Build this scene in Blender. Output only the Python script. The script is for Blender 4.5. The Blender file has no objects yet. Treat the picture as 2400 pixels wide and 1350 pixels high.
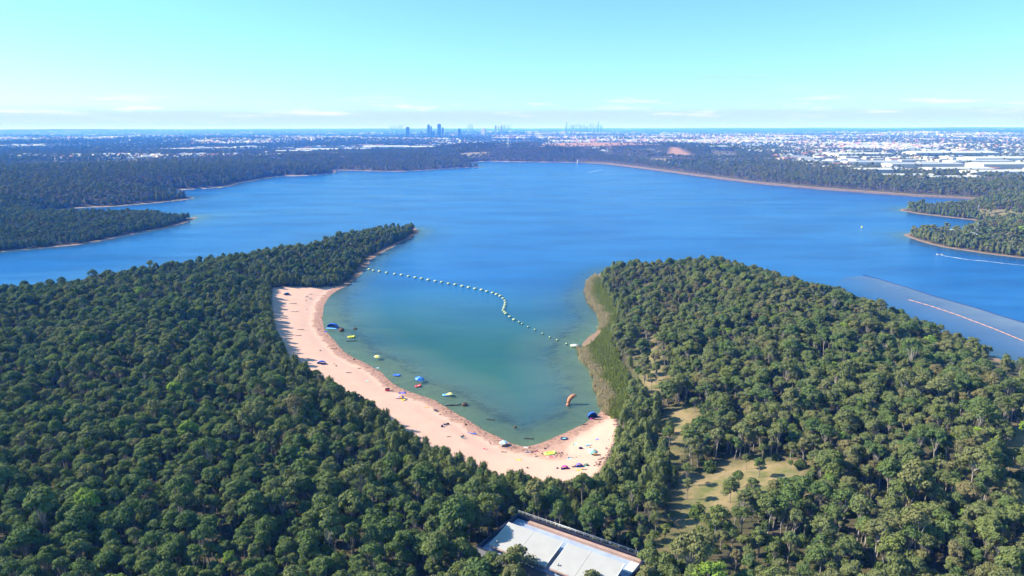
import bpy, bmesh, math, random
import numpy as np
from mathutils import Vector, Matrix, Euler

SC = bpy.context.scene
COL = SC.collection
R = math.radians
rng = np.random.default_rng(7)
random.seed(7)

# ------------------------------------------------------------------ camera
F_PX, PITCH, CAM_H = 1680.0, 12.58, 120.0
cam_d = bpy.data.cameras.new('camera')
cam = bpy.data.objects.new('camera', cam_d); COL.objects.link(cam)
cam_d.sensor_fit = 'HORIZONTAL'; cam_d.sensor_width = 36.0
cam_d.lens = 36.0 * F_PX / 2400.0
cam_d.clip_start = 1.0; cam_d.clip_end = 200000.0
CAM_M = (Euler((R(90 - PITCH), 0, 0)).to_matrix() @ Matrix.Rotation(R(-0.14), 3, 'Z'))
cam.matrix_world = Matrix.Translation((0, 0, CAM_H)) @ CAM_M.to_4x4()
SC.camera = cam

# ------------------------------------------------------------------ sky, sun, exposure
SUN_EL, SUN_AZ = 36.0, 276.0      # azimuth measured clockwise from +Y (the view direction)
world = bpy.data.worlds.new('World'); SC.world = world
world.use_nodes = True
wn, wl = world.node_tree.nodes, world.node_tree.links
wn.clear()
w_out = wn.new('ShaderNodeOutputWorld'); w_bg = wn.new('ShaderNodeBackground')
sky = wn.new('ShaderNodeTexSky'); sky.sky_type = 'NISHITA'; sky.sun_disc = False
sky.sun_elevation = R(SUN_EL); sky.sun_rotation = R(SUN_AZ)
sky.altitude = 0; sky.air_density = 1.1; sky.dust_density = 0.25; sky.ozone_density = 2.2
w_bg.inputs['Strength'].default_value = 0.110
def wnode(t, **kw):
    n = wn.new(t)
    for k, v in kw.items(): setattr(n, k, v)
    return n
def wmath(op, a, b=None, clamp=False):
    n = wn.new('ShaderNodeMath'); n.operation = op; n.use_clamp = clamp
    for i, v in enumerate((a, b)):
        if v is None: continue
        if isinstance(v, (int, float)): n.inputs[i].default_value = v
        else: wl.new(v, n.inputs[i])
    return n.outputs[0]
# thin cloud bank lying along the whole horizon, drawn in direction space
geo = wnode('ShaderNodeTexCoord'); sep = wnode('ShaderNodeSeparateXYZ')
wl.new(geo.outputs['Generated'], sep.inputs[0])
az = wmath('ARCTAN2', sep.outputs['X'], sep.outputs['Y'])
comb = wnode('ShaderNodeCombineXYZ')
wl.new(wmath('MULTIPLY', az, 9.0), comb.inputs['X'])
wl.new(wmath('MULTIPLY', sep.outputs['Z'], 90.0), comb.inputs['Y'])
n1 = wnode('ShaderNodeTexNoise'); n1.inputs['Scale'].default_value = 1.0
n1.inputs['Detail'].default_value = 6; n1.inputs['Roughness'].default_value = 0.62
wl.new(comb.outputs[0], n1.inputs['Vector'])
def ramp(v, pts, interp='LINEAR'):
    r = wn.new('ShaderNodeValToRGB'); r.color_ramp.interpolation = interp
    el = r.color_ramp.elements
    while len(el) < len(pts): el.new(0.5)
    for e, (p, c) in zip(el, pts): e.position = p; e.color = (c, c, c, 1)
    wl.new(v, r.inputs[0]); return r.outputs[0]
zz = wmath('ADD', sep.outputs['Z'], wmath('MULTIPLY', wmath('SUBTRACT', n1.outputs[0], .5), 0.014))
bank = ramp(zz, [(0.0, .92), (0.012, .90), (0.0215, .75), (0.0250, .12), (0.036, .0)])
band = ramp(sep.outputs['Z'], [(0.0, .0), (0.014, .25), (0.022, 1.0), (0.030, .8), (0.042, .1), (0.06, 0)])
puff = wmath('MULTIPLY', ramp(n1.outputs[0], [(0.53, 0), (0.66, 1)]), band)
n2 = wnode('ShaderNodeTexNoise'); n2.inputs['Scale'].default_value = .55; n2.inputs['Detail'].default_value = 5
wl.new(comb.outputs[0], n2.inputs['Vector'])
wisp = wmath('MULTIPLY', ramp(n2.outputs[0], [(0.56, 0), (0.70, 1)]), ramp(sep.outputs['Z'], [(0.035, 0), (0.055, .45), (0.075, .3), (0.11, 0)]))
tint = wnode('ShaderNodeMix', data_type='RGBA', blend_type='MULTIPLY'); tint.inputs['Factor'].default_value = 1.0
wl.new(sky.outputs[0], tint.inputs['A']); tint.inputs['B'].default_value = (0.54, 0.90, 1.0, 1)
def wmix(f, a, col):
    m_ = wnode('ShaderNodeMix', data_type='RGBA'); wl.new(f, m_.inputs['Factor']); wl.new(a, m_.inputs['A']); m_.inputs['B'].default_value = (*col, 1); return m_.outputs['Result']
c_ = wmix(bank, tint.outputs['Result'], (3.0, 3.75, 4.3))
c_ = wmix(wisp, c_, (2.7, 3.7, 4.3))
c_ = wmix(puff, c_, (5.6, 5.5, 5.6))
wl.new(c_, w_bg.inputs['Color']); wl.new(w_bg.outputs[0], w_out.inputs['Surface'])

sun_d = bpy.data.lights.new('sun', 'SUN'); sun_d.energy = 5.0; sun_d.angle = R(0.53)
sun_d.color = (1.0, 0.92, 0.79)
sun = bpy.data.objects.new('sun', sun_d); COL.objects.link(sun)
_to_sun = Vector((math.sin(R(SUN_AZ)) * math.cos(R(SUN_EL)), math.cos(R(SUN_AZ)) * math.cos(R(SUN_EL)), math.sin(R(SUN_EL))))
sun.rotation_euler = _to_sun.to_track_quat('Z', 'Y').to_euler()
sun.location = (0, 0, 400)

SC.view_settings.view_transform = 'Standard'; SC.view_settings.look = 'None'
SC.view_settings.gamma = 1.0; SC.view_settings.use_curve_mapping = False
SC.view_settings.exposure = 0.85
SC.render.engine = 'CYCLES'
cy = SC.cycles
cy.use_denoising = True
cy.max_bounces = 6; cy.diffuse_bounces = 2; cy.glossy_bounces = 2; cy.transmission_bounces = 2
cy.volume_bounces = 3; cy.transparent_max_bounces = 8
cy.caustics_reflective = False; cy.caustics_refractive = False

# ------------------------------------------------------------------ places: photograph rays to points of the land
def ray(px, py):
    return (CAM_M @ Vector(((px - 1200) / F_PX, (675 - py) / F_PX, -1.0)))
def at(px, py, z=0.0):
    d = ray(px, py); t = (z - CAM_H) / d.z
    return np.array((d.x * t, d.y * t))

# waterline of the reservoir; the third number is the height of what hides the water's edge there
SHORE = [(-420, 700, 11), (-150, 672, 11), (0, 660, 11), (100, 652, 11), (200, 634, 11), (330, 614, 11), (440, 600, 11), (560, 581, 11),
 (650, 573, 11), (715, 558, 11), (760, 546, 11), (820, 531, 11), (900, 524, 10), (945, 528, 8), (966, 533), (985, 540), (972, 552), (945, 566), (905, 588),
 (875, 605), (856, 630), (838, 652), (806, 672), (778, 690), (759, 712), (752, 740), (760, 773), (780, 795), (800, 818), (824, 837), (869, 857),
 (896, 876), (922, 900), (945, 913), (976, 921), (1006, 932), (1029, 945), (1060, 966), (1100, 988), (1130, 1008), (1166, 1026), (1196, 1041),
 (1226, 1048), (1256, 1044), (1288, 1034), (1320, 1017), (1350, 1003), (1380, 985), (1406, 966), (1412, 956), (1409, 936), (1402, 912),
 (1397, 888), (1386, 863), (1364, 838), (1360, 812), (1383, 787), (1408, 766), (1413, 747), (1398, 727), (1381, 708), (1376, 681), (1381, 658),
 (1403, 640), (1436, 621, 3), (1500, 598, 17), (1560, 591, 17.5), (1640, 589, 17.5), (1740, 594, 17.5), (1800, 606, 17.5), (1900, 630, 17), (1960, 650, 14),
 (2060, 680, 15), (2160, 720, 14), (2250, 765, 11), (2330, 800, 8), (2400, 832, 7), (2600, 940, 5), (2900, 1010),
 (3000, 700), (2600, 630), (2400, 606), (2325, 597), (2212, 580), (2137, 561), (2113, 549), (2143, 546), (2200, 532, 9), (2250, 527, 9), (2297, 525),
 (2317, 521), (2287, 516), (2212, 508), (2137, 499), (2105, 492), (2120, 488.5), (2150, 486), (2200, 480, 8), (2262, 473, 8), (2290, 468),
 (2269, 466.5), (2137, 459.5), (2025, 451.5), (1890, 441), (1762, 429), (1640, 413), (1500, 394), (1420, 384.5), (1362, 381),
 (1300, 380), (1250, 379.5), (1190, 379), (1150, 377.5), (1115, 378.5), (1085, 384, 5), (1110, 388, 2), (1137, 391.2), (1067, 394), (990, 399), (933, 402), (833, 400),
 (777, 398), (790, 403), (770, 408), (710, 411.5), (650, 413), (563, 428), (533, 438), (470, 442), (413, 445), (333, 452), (296, 455), (330, 458.5), (400, 460.5), (430, 461),
 (462, 463.5), (400, 472), (330, 478), (250, 485), (187, 486), (93, 497), (50, 503), (70, 505), (143, 501, 4), (233, 494, 9), (367, 493, 9), (435, 500, 8), (473, 503),
 (450, 517), (400, 532), (333, 544), (200, 572), (100, 581), (0, 590), (-150, 606), (-420, 640)]
def pts(lst): return np.array([at(*p) for p in lst])
def smooth_closed(P, n):
    for _ in range(n):
        Q = np.roll(P, -1, 0); P = np.stack([.75 * P + .25 * Q, .25 * P + .75 * Q], 1).reshape(-1, 2)
    return P
LAKE = smooth_closed(pts(SHORE), 1)
SAND_NEAR = [(640, 684, 2), (636, 705, 5), (640, 740, 6), (655, 790, 7), (682, 834, 8), (722, 866, 8), (782, 892, 8), (845, 934, 8), (905, 972, 8), (965, 1010, 8), (1035, 1050, 8),
 (1105, 1076, 8), (1170, 1097, 8), (1235, 1118, 8), (1300, 1130, 8), (1372, 1128, 8), (1400, 1112, 4), (1426, 1082), (1440, 1052), (1449, 1015), (1444, 990), (1432, 962)]
SAND_REST = [(1404, 958, -.5), (1370, 984, -.5), (1300, 1000, -1), (1235, 1020, -1), (1180, 1000, -1), (1100, 960, -1), (1000, 900, -1), (920, 870, -1), (840, 800, -1), (790, 750, -1), (800, 700, -1), (825, 672), (815, 664), (778, 674), (730, 681), (680, 683)]
SAND = pts(SAND_NEAR + SAND_REST)
REEDS = pts([(1376, 648), (1368, 681), (1378, 712), (1396, 735), (1408, 752), (1404, 768), (1384, 800), (1350, 812), (1354, 842), (1378, 866), (1390, 890), (1394, 914), (1402, 940), (1406, 960),
 (1440, 990), (1462, 985), (1474, 950), (1476, 915), (1462, 870), (1445, 835), (1432, 800), (1446, 765), (1443, 735), (1428, 705), (1412, 680), (1405, 655), (1396, 645)])
CLEARINGS = [pts(c) for c in (
 [(1590, 1110, 6), (1640, 1120, 6), (1700, 1098, 6), (1770, 1092, 6), (1886, 1120, 6), (1890, 1180, 6), (1830, 1205, 6), (1760, 1200, 6), (1700, 1215, 6), (1650, 1255, 6), (1585, 1262, 6), (1585, 1170, 6)],
 [(1560, 950, 5), (1630, 945, 5), (1640, 985, 5), (1640, 1010, 5), (1600, 1040, 5), (1585, 1110, 5), (1550, 1105, 5), (1545, 1000, 5)],
 [(1490, 785, 6), (1540, 780, 6), (1550, 830, 6), (1575, 900, 6), (1530, 935, 6), (1485, 880, 6)],
 [(1500, 668, 8), (1545, 665, 8), (1545, 690, 8), (1505, 690, 8)],
 [(2275, 805, 8), (2330, 812, 8), (2370, 840, 8), (2450, 870, 8), (2450, 1060, 8), (2400, 975, 8), (2330, 930, 8), (2275, 870, 8)],
 [(2365, 1050, 8), (2450, 1030, 8), (2480, 1300, 8), (2385, 1290, 8), (2355, 1220, 8), (2380, 1150, 8), (2345, 1110, 8)],
 [(1545, 1270, 6), (1600, 1250, 6), (1660, 1300, 6), (1560, 1330, 6)],
 [(2215, 533, 4), (2260, 541, 4), (2320, 546, 4), (2310, 560, 4), (2262, 562, 4), (2225, 553, 4)],
 [(2280, 495, 3), (2330, 500, 3), (2450, 502, 3), (2450, 526, 3), (2370, 520, 3), (2320, 512, 3), (2285, 508, 3)],
 [(1500, 377, 5), (1560, 376, 5), (1620, 382, 5), (1590, 387, 5), (1530, 386, 5)],
 [(1660, 366, 5), (1720, 366, 5), (1735, 376, 5), (1680, 378, 5)],
 [(1075, 368, 8), (1130, 366, 8), (1150, 369, 8), (1080, 373, 8)],
 [(240, 382, 5), (300, 377, 5), (368, 373, 5), (372, 378, 5), (300, 387, 5), (250, 390, 5)],
)]
INDUSTRY = [pts(c) for c in (
 [(1815, 384, 5), (1850, 372, 5), (1960, 362, 5), (2150, 350, 5), (2600, 352, 5), (2600, 440, 5), (2380, 425, 5), (2200, 420, 5), (2050, 412, 5), (1900, 398, 5)],
 [(1540, 345, 5), (1640, 340, 5), (1840, 338, 5), (1830, 352, 5), (1640, 356, 5)],
 [(640, 352, 5), (900, 343, 5), (1070, 343, 5), (1070, 351, 5), (880, 355, 5), (680, 360, 5)],
 [(340, 354, 5), (600, 346, 5), (640, 350, 5), (420, 359, 5)],
)]
BARE = [pts(c) for c in ([(1225, 341, 38), (1330, 338.5, 38), (1540, 339, 38), (1545, 342.5, 36), (1420, 343, 38), (1320, 343, 38)], [(1575, 352, 25), (1640, 370, 10), (1610, 376, 5), (1560, 360, 25)])]

def vhash(ix, iy, s):
    h = (ix.astype(np.int64) * 374761393 + iy.astype(np.int64) * 668265263 + s * 1274126177) & 0x7fffffff
    h = ((h ^ (h >> 13)) * 1103515245) & 0x7fffffff
    return ((h ^ (h >> 16)) & 0xffff) / 65535.0
def vnoise(P, scale, seed=0, octv=3):
    out = np.zeros(len(P)); amp, tot = 1.0, 0.0
    for o in range(octv):
        q = P / scale * (2 ** o); i = np.floor(q); f = q - i; f = f * f * (3 - 2 * f); i = i.astype(np.int64)
        a = vhash(i[:, 0], i[:, 1], seed + o); b = vhash(i[:, 0] + 1, i[:, 1], seed + o)
        c = vhash(i[:, 0], i[:, 1] + 1, seed + o); d = vhash(i[:, 0] + 1, i[:, 1] + 1, seed + o)
        out += amp * ((a * (1 - f[:, 0]) + b * f[:, 0]) * (1 - f[:, 1]) + (c * (1 - f[:, 0]) + d * f[:, 0]) * f[:, 1])
        tot += amp; amp *= .5
    return out / tot
def poly_sd(P, V, chunk=16384):
    """signed distance to polygon V, negative inside"""
    A = V; B = np.roll(V, -1, 0); D = B - A; L2 = (D * D).sum(1) + 1e-9
    out = np.empty(len(P))
    for s in range(0, len(P), chunk):
        p = P[s:s + chunk].astype(np.float64)
        rx = p[:, 0:1] - A[None, :, 0]; ry = p[:, 1:2] - A[None, :, 1]
        t = np.clip((rx * D[:, 0] + ry * D[:, 1]) / L2, 0, 1)
        d2 = ((rx - t * D[:, 0]) ** 2 + (ry - t * D[:, 1]) ** 2).min(1)
        cr = (A[None, :, 1] > p[:, 1:2]) != (B[None, :, 1] > p[:, 1:2])
        dy = np.where(np.abs(D[:, 1]) < 1e-9, 1e-9, D[:, 1])
        xi = A[None, :, 0] + (p[:, 1:2] - A[None, :, 1]) / dy * D[:, 0]
        ins = (cr & (p[:, 0:1] < xi)).sum(1) % 2 == 1
        out[s:s + chunk] = np.where(ins, -1, 1) * np.sqrt(d2)
    return out
def inside(P, V):
    lo, hi = V.min(0) - 1, V.max(0) + 1
    m = ((P >= lo) & (P <= hi)).all(1); r = np.zeros(len(P), bool)
    if m.any(): r[m] = poly_sd(P[m], V) < 0
    return r
def near_poly(P, V, d):
    lo, hi = V.min(0) - d, V.max(0) + d
    m = ((P >= lo) & (P <= hi)).all(1); r = np.full(len(P), d * 1.0)
    if m.any(): r[m] = np.minimum(poly_sd(P[m], V), d)
    return r
def shore_sd(P):
    """distance from the water's edge, positive on land"""
    P = np.asarray(P, float); r = np.hypot(P[:, 0], P[:, 1])
    out = np.full(len(P), 3000.0)
    m = (r < 6000) & (P[:, 1] > -200)
    if m.any():
        w = np.clip(r[m] / 500, .6, 4)
        out[m] = poly_sd(P[m], LAKE) + (vnoise(P[m], 22, 3) - .5) * 3.2 * w + (vnoise(P[m], 5, 5, 2) - .5) * 1.3
    return out
HILLS = [(at(1400, 342, 36), 520, 230, 36, 0.0), (at(1130, 352, 25), 260, 140, 26, 0.0), (at(1250, 360, 20), 330, 110, 20, 0.0),
         (at(1600, 356, 20), 220, 200, 22, 0.0), (at(250, 420, 10), 500, 400, 16, 0.0), (at(900, 375, 10), 450, 160, 10, 0)]
PAV_C = at(1318, 1278, 14.0)      # centre of the pavilion
def height(P, sd=None):
    P = np.asarray(P, float)
    if sd is None: sd = shore_sd(P)
    r = np.hypot(P[:, 0], P[:, 1])
    land = np.clip(sd, 0, None)
    h = 0.045 * np.minimum(land, 14) + 9.8 * (1 - np.exp(-np.clip(land - 8, 0, None) / 65.0))
    right = np.clip((P[:, 0] - 60) / 80, 0, 1) * np.clip((700 - r) / 100, 0, 1)
    h += right * 10.0 * (1 - np.exp(-np.clip(land - 14, 0, None) / 45.0))
    far = np.clip((r - 700) / 800, 0, 1) * np.clip(land / 150, 0, 1)
    h += far * (vnoise(P, 900, 21, 3) - .35) * 18
    vf = np.clip((r - 4500) / 6000, 0, 1)
    h += vf * ((vnoise(P, 4200, 31, 4) - .42) * 110)
    rim = np.clip((r - 15000) / 9000, 0, 1)
    h += rim * (30 + 45 * vnoise(P, 7000, 41, 3) + 16 * np.clip(-P[:, 0] / 12000, 0, 1))
    for c, sx, sy, hh, _ in HILLS:
        h += hh * np.exp(-(((P[:, 0] - c[0]) / sx) ** 2 + ((P[:, 1] - c[1]) / sy) ** 2)) * np.clip(land / 60, 0, 1)
    wd = np.clip(-sd, 0, None)
    h -= 0.042 * np.minimum(wd, 20) + 5.5 * (1 - np.exp(-np.clip(wd - 13, 0, None) / 40.0))
    return h
def ground_at(px, py, extra=0.0):
    z = 0.0
    for _ in range(7):
        p = at(px, py, z + extra); z = float(height(p[None])[0])
    return Vector((p[0], p[1], max(z, 0.0)))
def hz(x, y): return float(height(np.array([[x, y]]))[0])

# ------------------------------------------------------------------ helpers: materials
def mat(name):
    m = bpy.data.materials.new(name); m.use_nodes = True
    m.node_tree.nodes.clear(); return m
class NT:
    def __init__(s, m): s.t = m.node_tree; s.n = s.t.nodes; s.l = s.t.links
    def new(s, t, **kw):
        n = s.n.new(t)
        for k, v in kw.items(): setattr(n, k, v)
        return n
    def put(s, sock, v):
        if v is None: return
        if hasattr(v, 'is_output'): s.l.new(v, sock)
        elif isinstance(v, (tuple, list)) and len(v) == 3 and sock.type == 'RGBA': sock.default_value = (*v, 1)
        else: sock.default_value = v
    def math(s, op, a, b=None, c=None, clamp=False):
        n = s.new('ShaderNodeMath', operation=op); n.use_clamp = clamp
        s.put(n.inputs[0], a); s.put(n.inputs[1], b); s.put(n.inputs[2], c); return n.outputs[0]
    def mix(s, f, a, b, blend='MIX'):
        n = s.new('ShaderNodeMix', data_type='RGBA', blend_type=blend)
        s.put(n.inputs['Factor'], f); s.put(n.inputs['A'], a); s.put(n.inputs['B'], b); return n.outputs['Result']
    def noise(s, vec, scale, detail=3, rough=.55, dist=0):
        n = s.new('ShaderNodeTexNoise'); n.inputs['Scale'].default_value = scale; n.inputs['Detail'].default_value = detail
        n.inputs['Roughness'].default_value = rough; n.inputs['Distortion'].default_value = dist
        if vec is not None: s.l.new(vec, n.inputs['Vector'])
        return n.outputs[0]
    def ramp(s, v, pts_, interp='LINEAR'):
        n = s.new('ShaderNodeValToRGB'); n.color_ramp.interpolation = interp; el = n.color_ramp.elements
        while len(el) < len(pts_): el.new(.5)
        for e, (p, c) in zip(el, pts_): e.position = p; e.color = (c, c, c, 1) if isinstance(c, (int, float)) else (*c, 1)
        s.put(n.inputs[0], v); return n.outputs[0]
    def attr(s, name, kind='GEOMETRY'):
        n = s.new('ShaderNodeAttribute', attribute_name=name, attribute_type=kind); return n.outputs['Fac']
    def pos(s): return s.new('ShaderNodeNewGeometry').outputs['Position']
    def obj_pos(s): return s.new('ShaderNodeTexCoord').outputs['Object']
    def vscale(s, v, xyz):
        n = s.new('ShaderNodeMapping'); s.l.new(v, n.inputs['Vector']); n.inputs['Scale'].default_value = xyz; return n.outputs[0]
    def bsdf(s, col, rough=.8, spec=.3, metal=0, normal=None):
        b = s.new('ShaderNodeBsdfPrincipled'); s.put(b.inputs['Base Color'], col); s.put(b.inputs['Roughness'], rough)
        s.put(b.inputs['Specular IOR Level'], spec); s.put(b.inputs['Metallic'], metal)
        if normal is not None: s.l.new(normal, b.inputs['Normal'])
        return b.outputs[0]
    def bump(s, h, strength, dist):
        n = s.new('ShaderNodeBump'); n.inputs['Strength'].default_value = strength; n.inputs['Distance'].default_value = dist
        s.l.new(h, n.inputs['Height']); return n.outputs[0]
    def out(s, sh): s.l.new(sh, s.new('ShaderNodeOutputMaterial').inputs['Surface'])
_mc = {}
def plain(name, col, rough=.7, spec=.3, metal=0, var=.18, scale=1.5):
    """one coloured surface with uneven wear"""
    if name in _mc: return _mc[name]
    m = mat(name); t = NT(m); p = t.obj_pos()
    f = t.noise(p, scale, 4, .6)
    c = t.mix(t.ramp(f, [(.3, 0), (.7, 1)]), tuple(v * (1 - var) for v in col), tuple(min(1, v * (1 + var)) for v in col))
    t.out(t.bsdf(c, rough, spec, metal)); _mc[name] = m; return m

# ------------------------------------------------------------------ helpers: meshes and objects
def tag(o, label=None, cat=None, group=None, kind=None):
    if label: o['label'] = label
    if cat: o['category'] = cat
    if group: o['group'] = group
    if kind: o['kind'] = kind
    return o
def link(name, data, parent=None, loc=None, rz=None):
    o = bpy.data.objects.new(name, data); COL.objects.link(o)
    if parent: o.parent = parent
    if loc is not None: o.location = loc
    if rz is not None: o.rotation_euler = (0, 0, rz)
    return o
def empty(name, loc=(0, 0, 0), rz=0.0, s=1.0):
    o = link(name, None, None, loc, rz); o.scale = (s, s, s); o.empty_display_size = .5; return o
def np_mesh(name, V, Fq, mats=(), mi=None, smooth=False):
    V = np.asarray(V, np.float32); Fq = np.asarray(Fq, np.int32); k = Fq.shape[1]
    me = bpy.data.meshes.new(name)
    me.vertices.add(len(V)); me.vertices.foreach_set('co', V.ravel())
    me.loops.add(Fq.size); me.loops.foreach_set('vertex_index', Fq.ravel())
    me.polygons.add(len(Fq)); me.polygons.foreach_set('loop_start', np.arange(0, Fq.size, k, dtype=np.int32))
    if mi is not None: me.polygons.foreach_set('material_index', np.asarray(mi, np.int32))
    if smooth: me.polygons.foreach_set('use_smooth', np.ones(len(Fq), bool))
    for m in mats: me.materials.append(m)
    me.update(calc_edges=True); return me
def fattr(me, name, arr):
    a = me.attributes.new(name, 'FLOAT', 'POINT'); a.data.foreach_set('value', np.asarray(arr, np.float32))
class MB:
    """collects shapes into one mesh"""
    def __init__(s): s.v = []; s.f = []; s.sm = []
    def add(s, v, f, smooth=False):
        o = len(s.v); s.v += [tuple(x) for x in v]; s.f += [tuple(i + o for i in q) for q in f]; s.sm += [smooth] * len(f); return s
    def box(s, c, d, rz=0, tilt=None):
        x, y, z = (k / 2 for k in d)
        M = Matrix.Translation(c) @ Matrix.Rotation(rz, 4, 'Z')
        if tilt: M = M @ Euler(tilt).to_matrix().to_4x4()
        vs = [M @ Vector((a * x, b * y, e * z)) for e in (-1, 1) for a, b in ((-1, -1), (1, -1), (1, 1), (-1, 1))]
        return s.add(vs, [(3, 2, 1, 0), (4, 5, 6, 7), (0, 1, 5, 4), (1, 2, 6, 5), (2, 3, 7, 6), (3, 0, 4, 7)])
    def tube(s, path, rad, n=8, cap=True, flat=1.0):
        path = [Vector(p) for p in path]; rad = rad if isinstance(rad, (list, tuple)) else [rad] * len(path)
        vs = []; m = len(path)
        for i, p in enumerate(path):
            d = (path[min(i + 1, m - 1)] - path[max(i - 1, 0)]).normalized()
            u = d.cross(Vector((0, 0, 1)));
            if u.length < 1e-3: u = Vector((1, 0, 0))
            u.normalize(); w = u.cross(d)
            vs += [p + (u * math.cos(2 * math.pi * k / n) + w * math.sin(2 * math.pi * k / n) * flat) * rad[i] for k in range(n)]
        fs = [(i * n + k, i * n + (k + 1) % n, (i + 1) * n + (k + 1) % n, (i + 1) * n + k) for i in range(m - 1) for k in range(n)]
        if cap: fs += [tuple(range(n))[::-1], tuple((m - 1) * n + k for k in range(n))]
        return s.add(vs, fs, True)
    def lathe(s, prof, n=12, c=(0, 0, 0), sx=1, sy=1, smooth=True):
        vs = [(c[0] + r * math.cos(2 * math.pi * k / n) * sx, c[1] + r * math.sin(2 * math.pi * k / n) * sy, c[2] + z) for r, z in prof for k in range(n)]
        m = len(prof)
        fs = [(i * n + k, i * n + (k + 1) % n, (i + 1) * n + (k + 1) % n, (i + 1) * n + k) for i in range(m - 1) for k in range(n)]
        fs += [tuple(range(n))[::-1], tuple((m - 1) * n + k for k in range(n))]
        return s.add(vs, fs, smooth)
    def torus(s, R_, r, n=20, k=8, c=(0, 0, 0), sx=1, sy=1, a0=0, a1=2 * math.pi):
        full = abs(a1 - a0 - 2 * math.pi) < 1e-4; m = n if full else n + 1
        vs = []
        for i in range(m):
            a = a0 + (a1 - a0) * i / n
            for j in range(k):
                b = 2 * math.pi * j / k; q = R_ + r * math.cos(b)
                vs.append((c[0] + q * math.cos(a) * sx, c[1] + q * math.sin(a) * sy, c[2] + r * math.sin(b)))
        fs = [((i % m) * k + j, ((i + 1) % m) * k + j, ((i + 1) % m) * k + (j + 1) % k, (i % m) * k + (j + 1) % k) for i in range(n) for j in range(k)]
        if not full: fs += [tuple(range(k)), tuple(n * k + j for j in range(k))[::-1]]
        return s.add(vs, fs, True)
    def mesh(s, name, m):
        me = bpy.data.meshes.new(name); me.from_pydata(s.v, [], s.f); me.materials.append(m)
        me.polygons.foreach_set('use_smooth', s.sm); me.update(); return me
    def build(s, name, m, parent=None, loc=None, rz=None): return link(name, s.mesh(name, m), parent, loc, rz)
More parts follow.
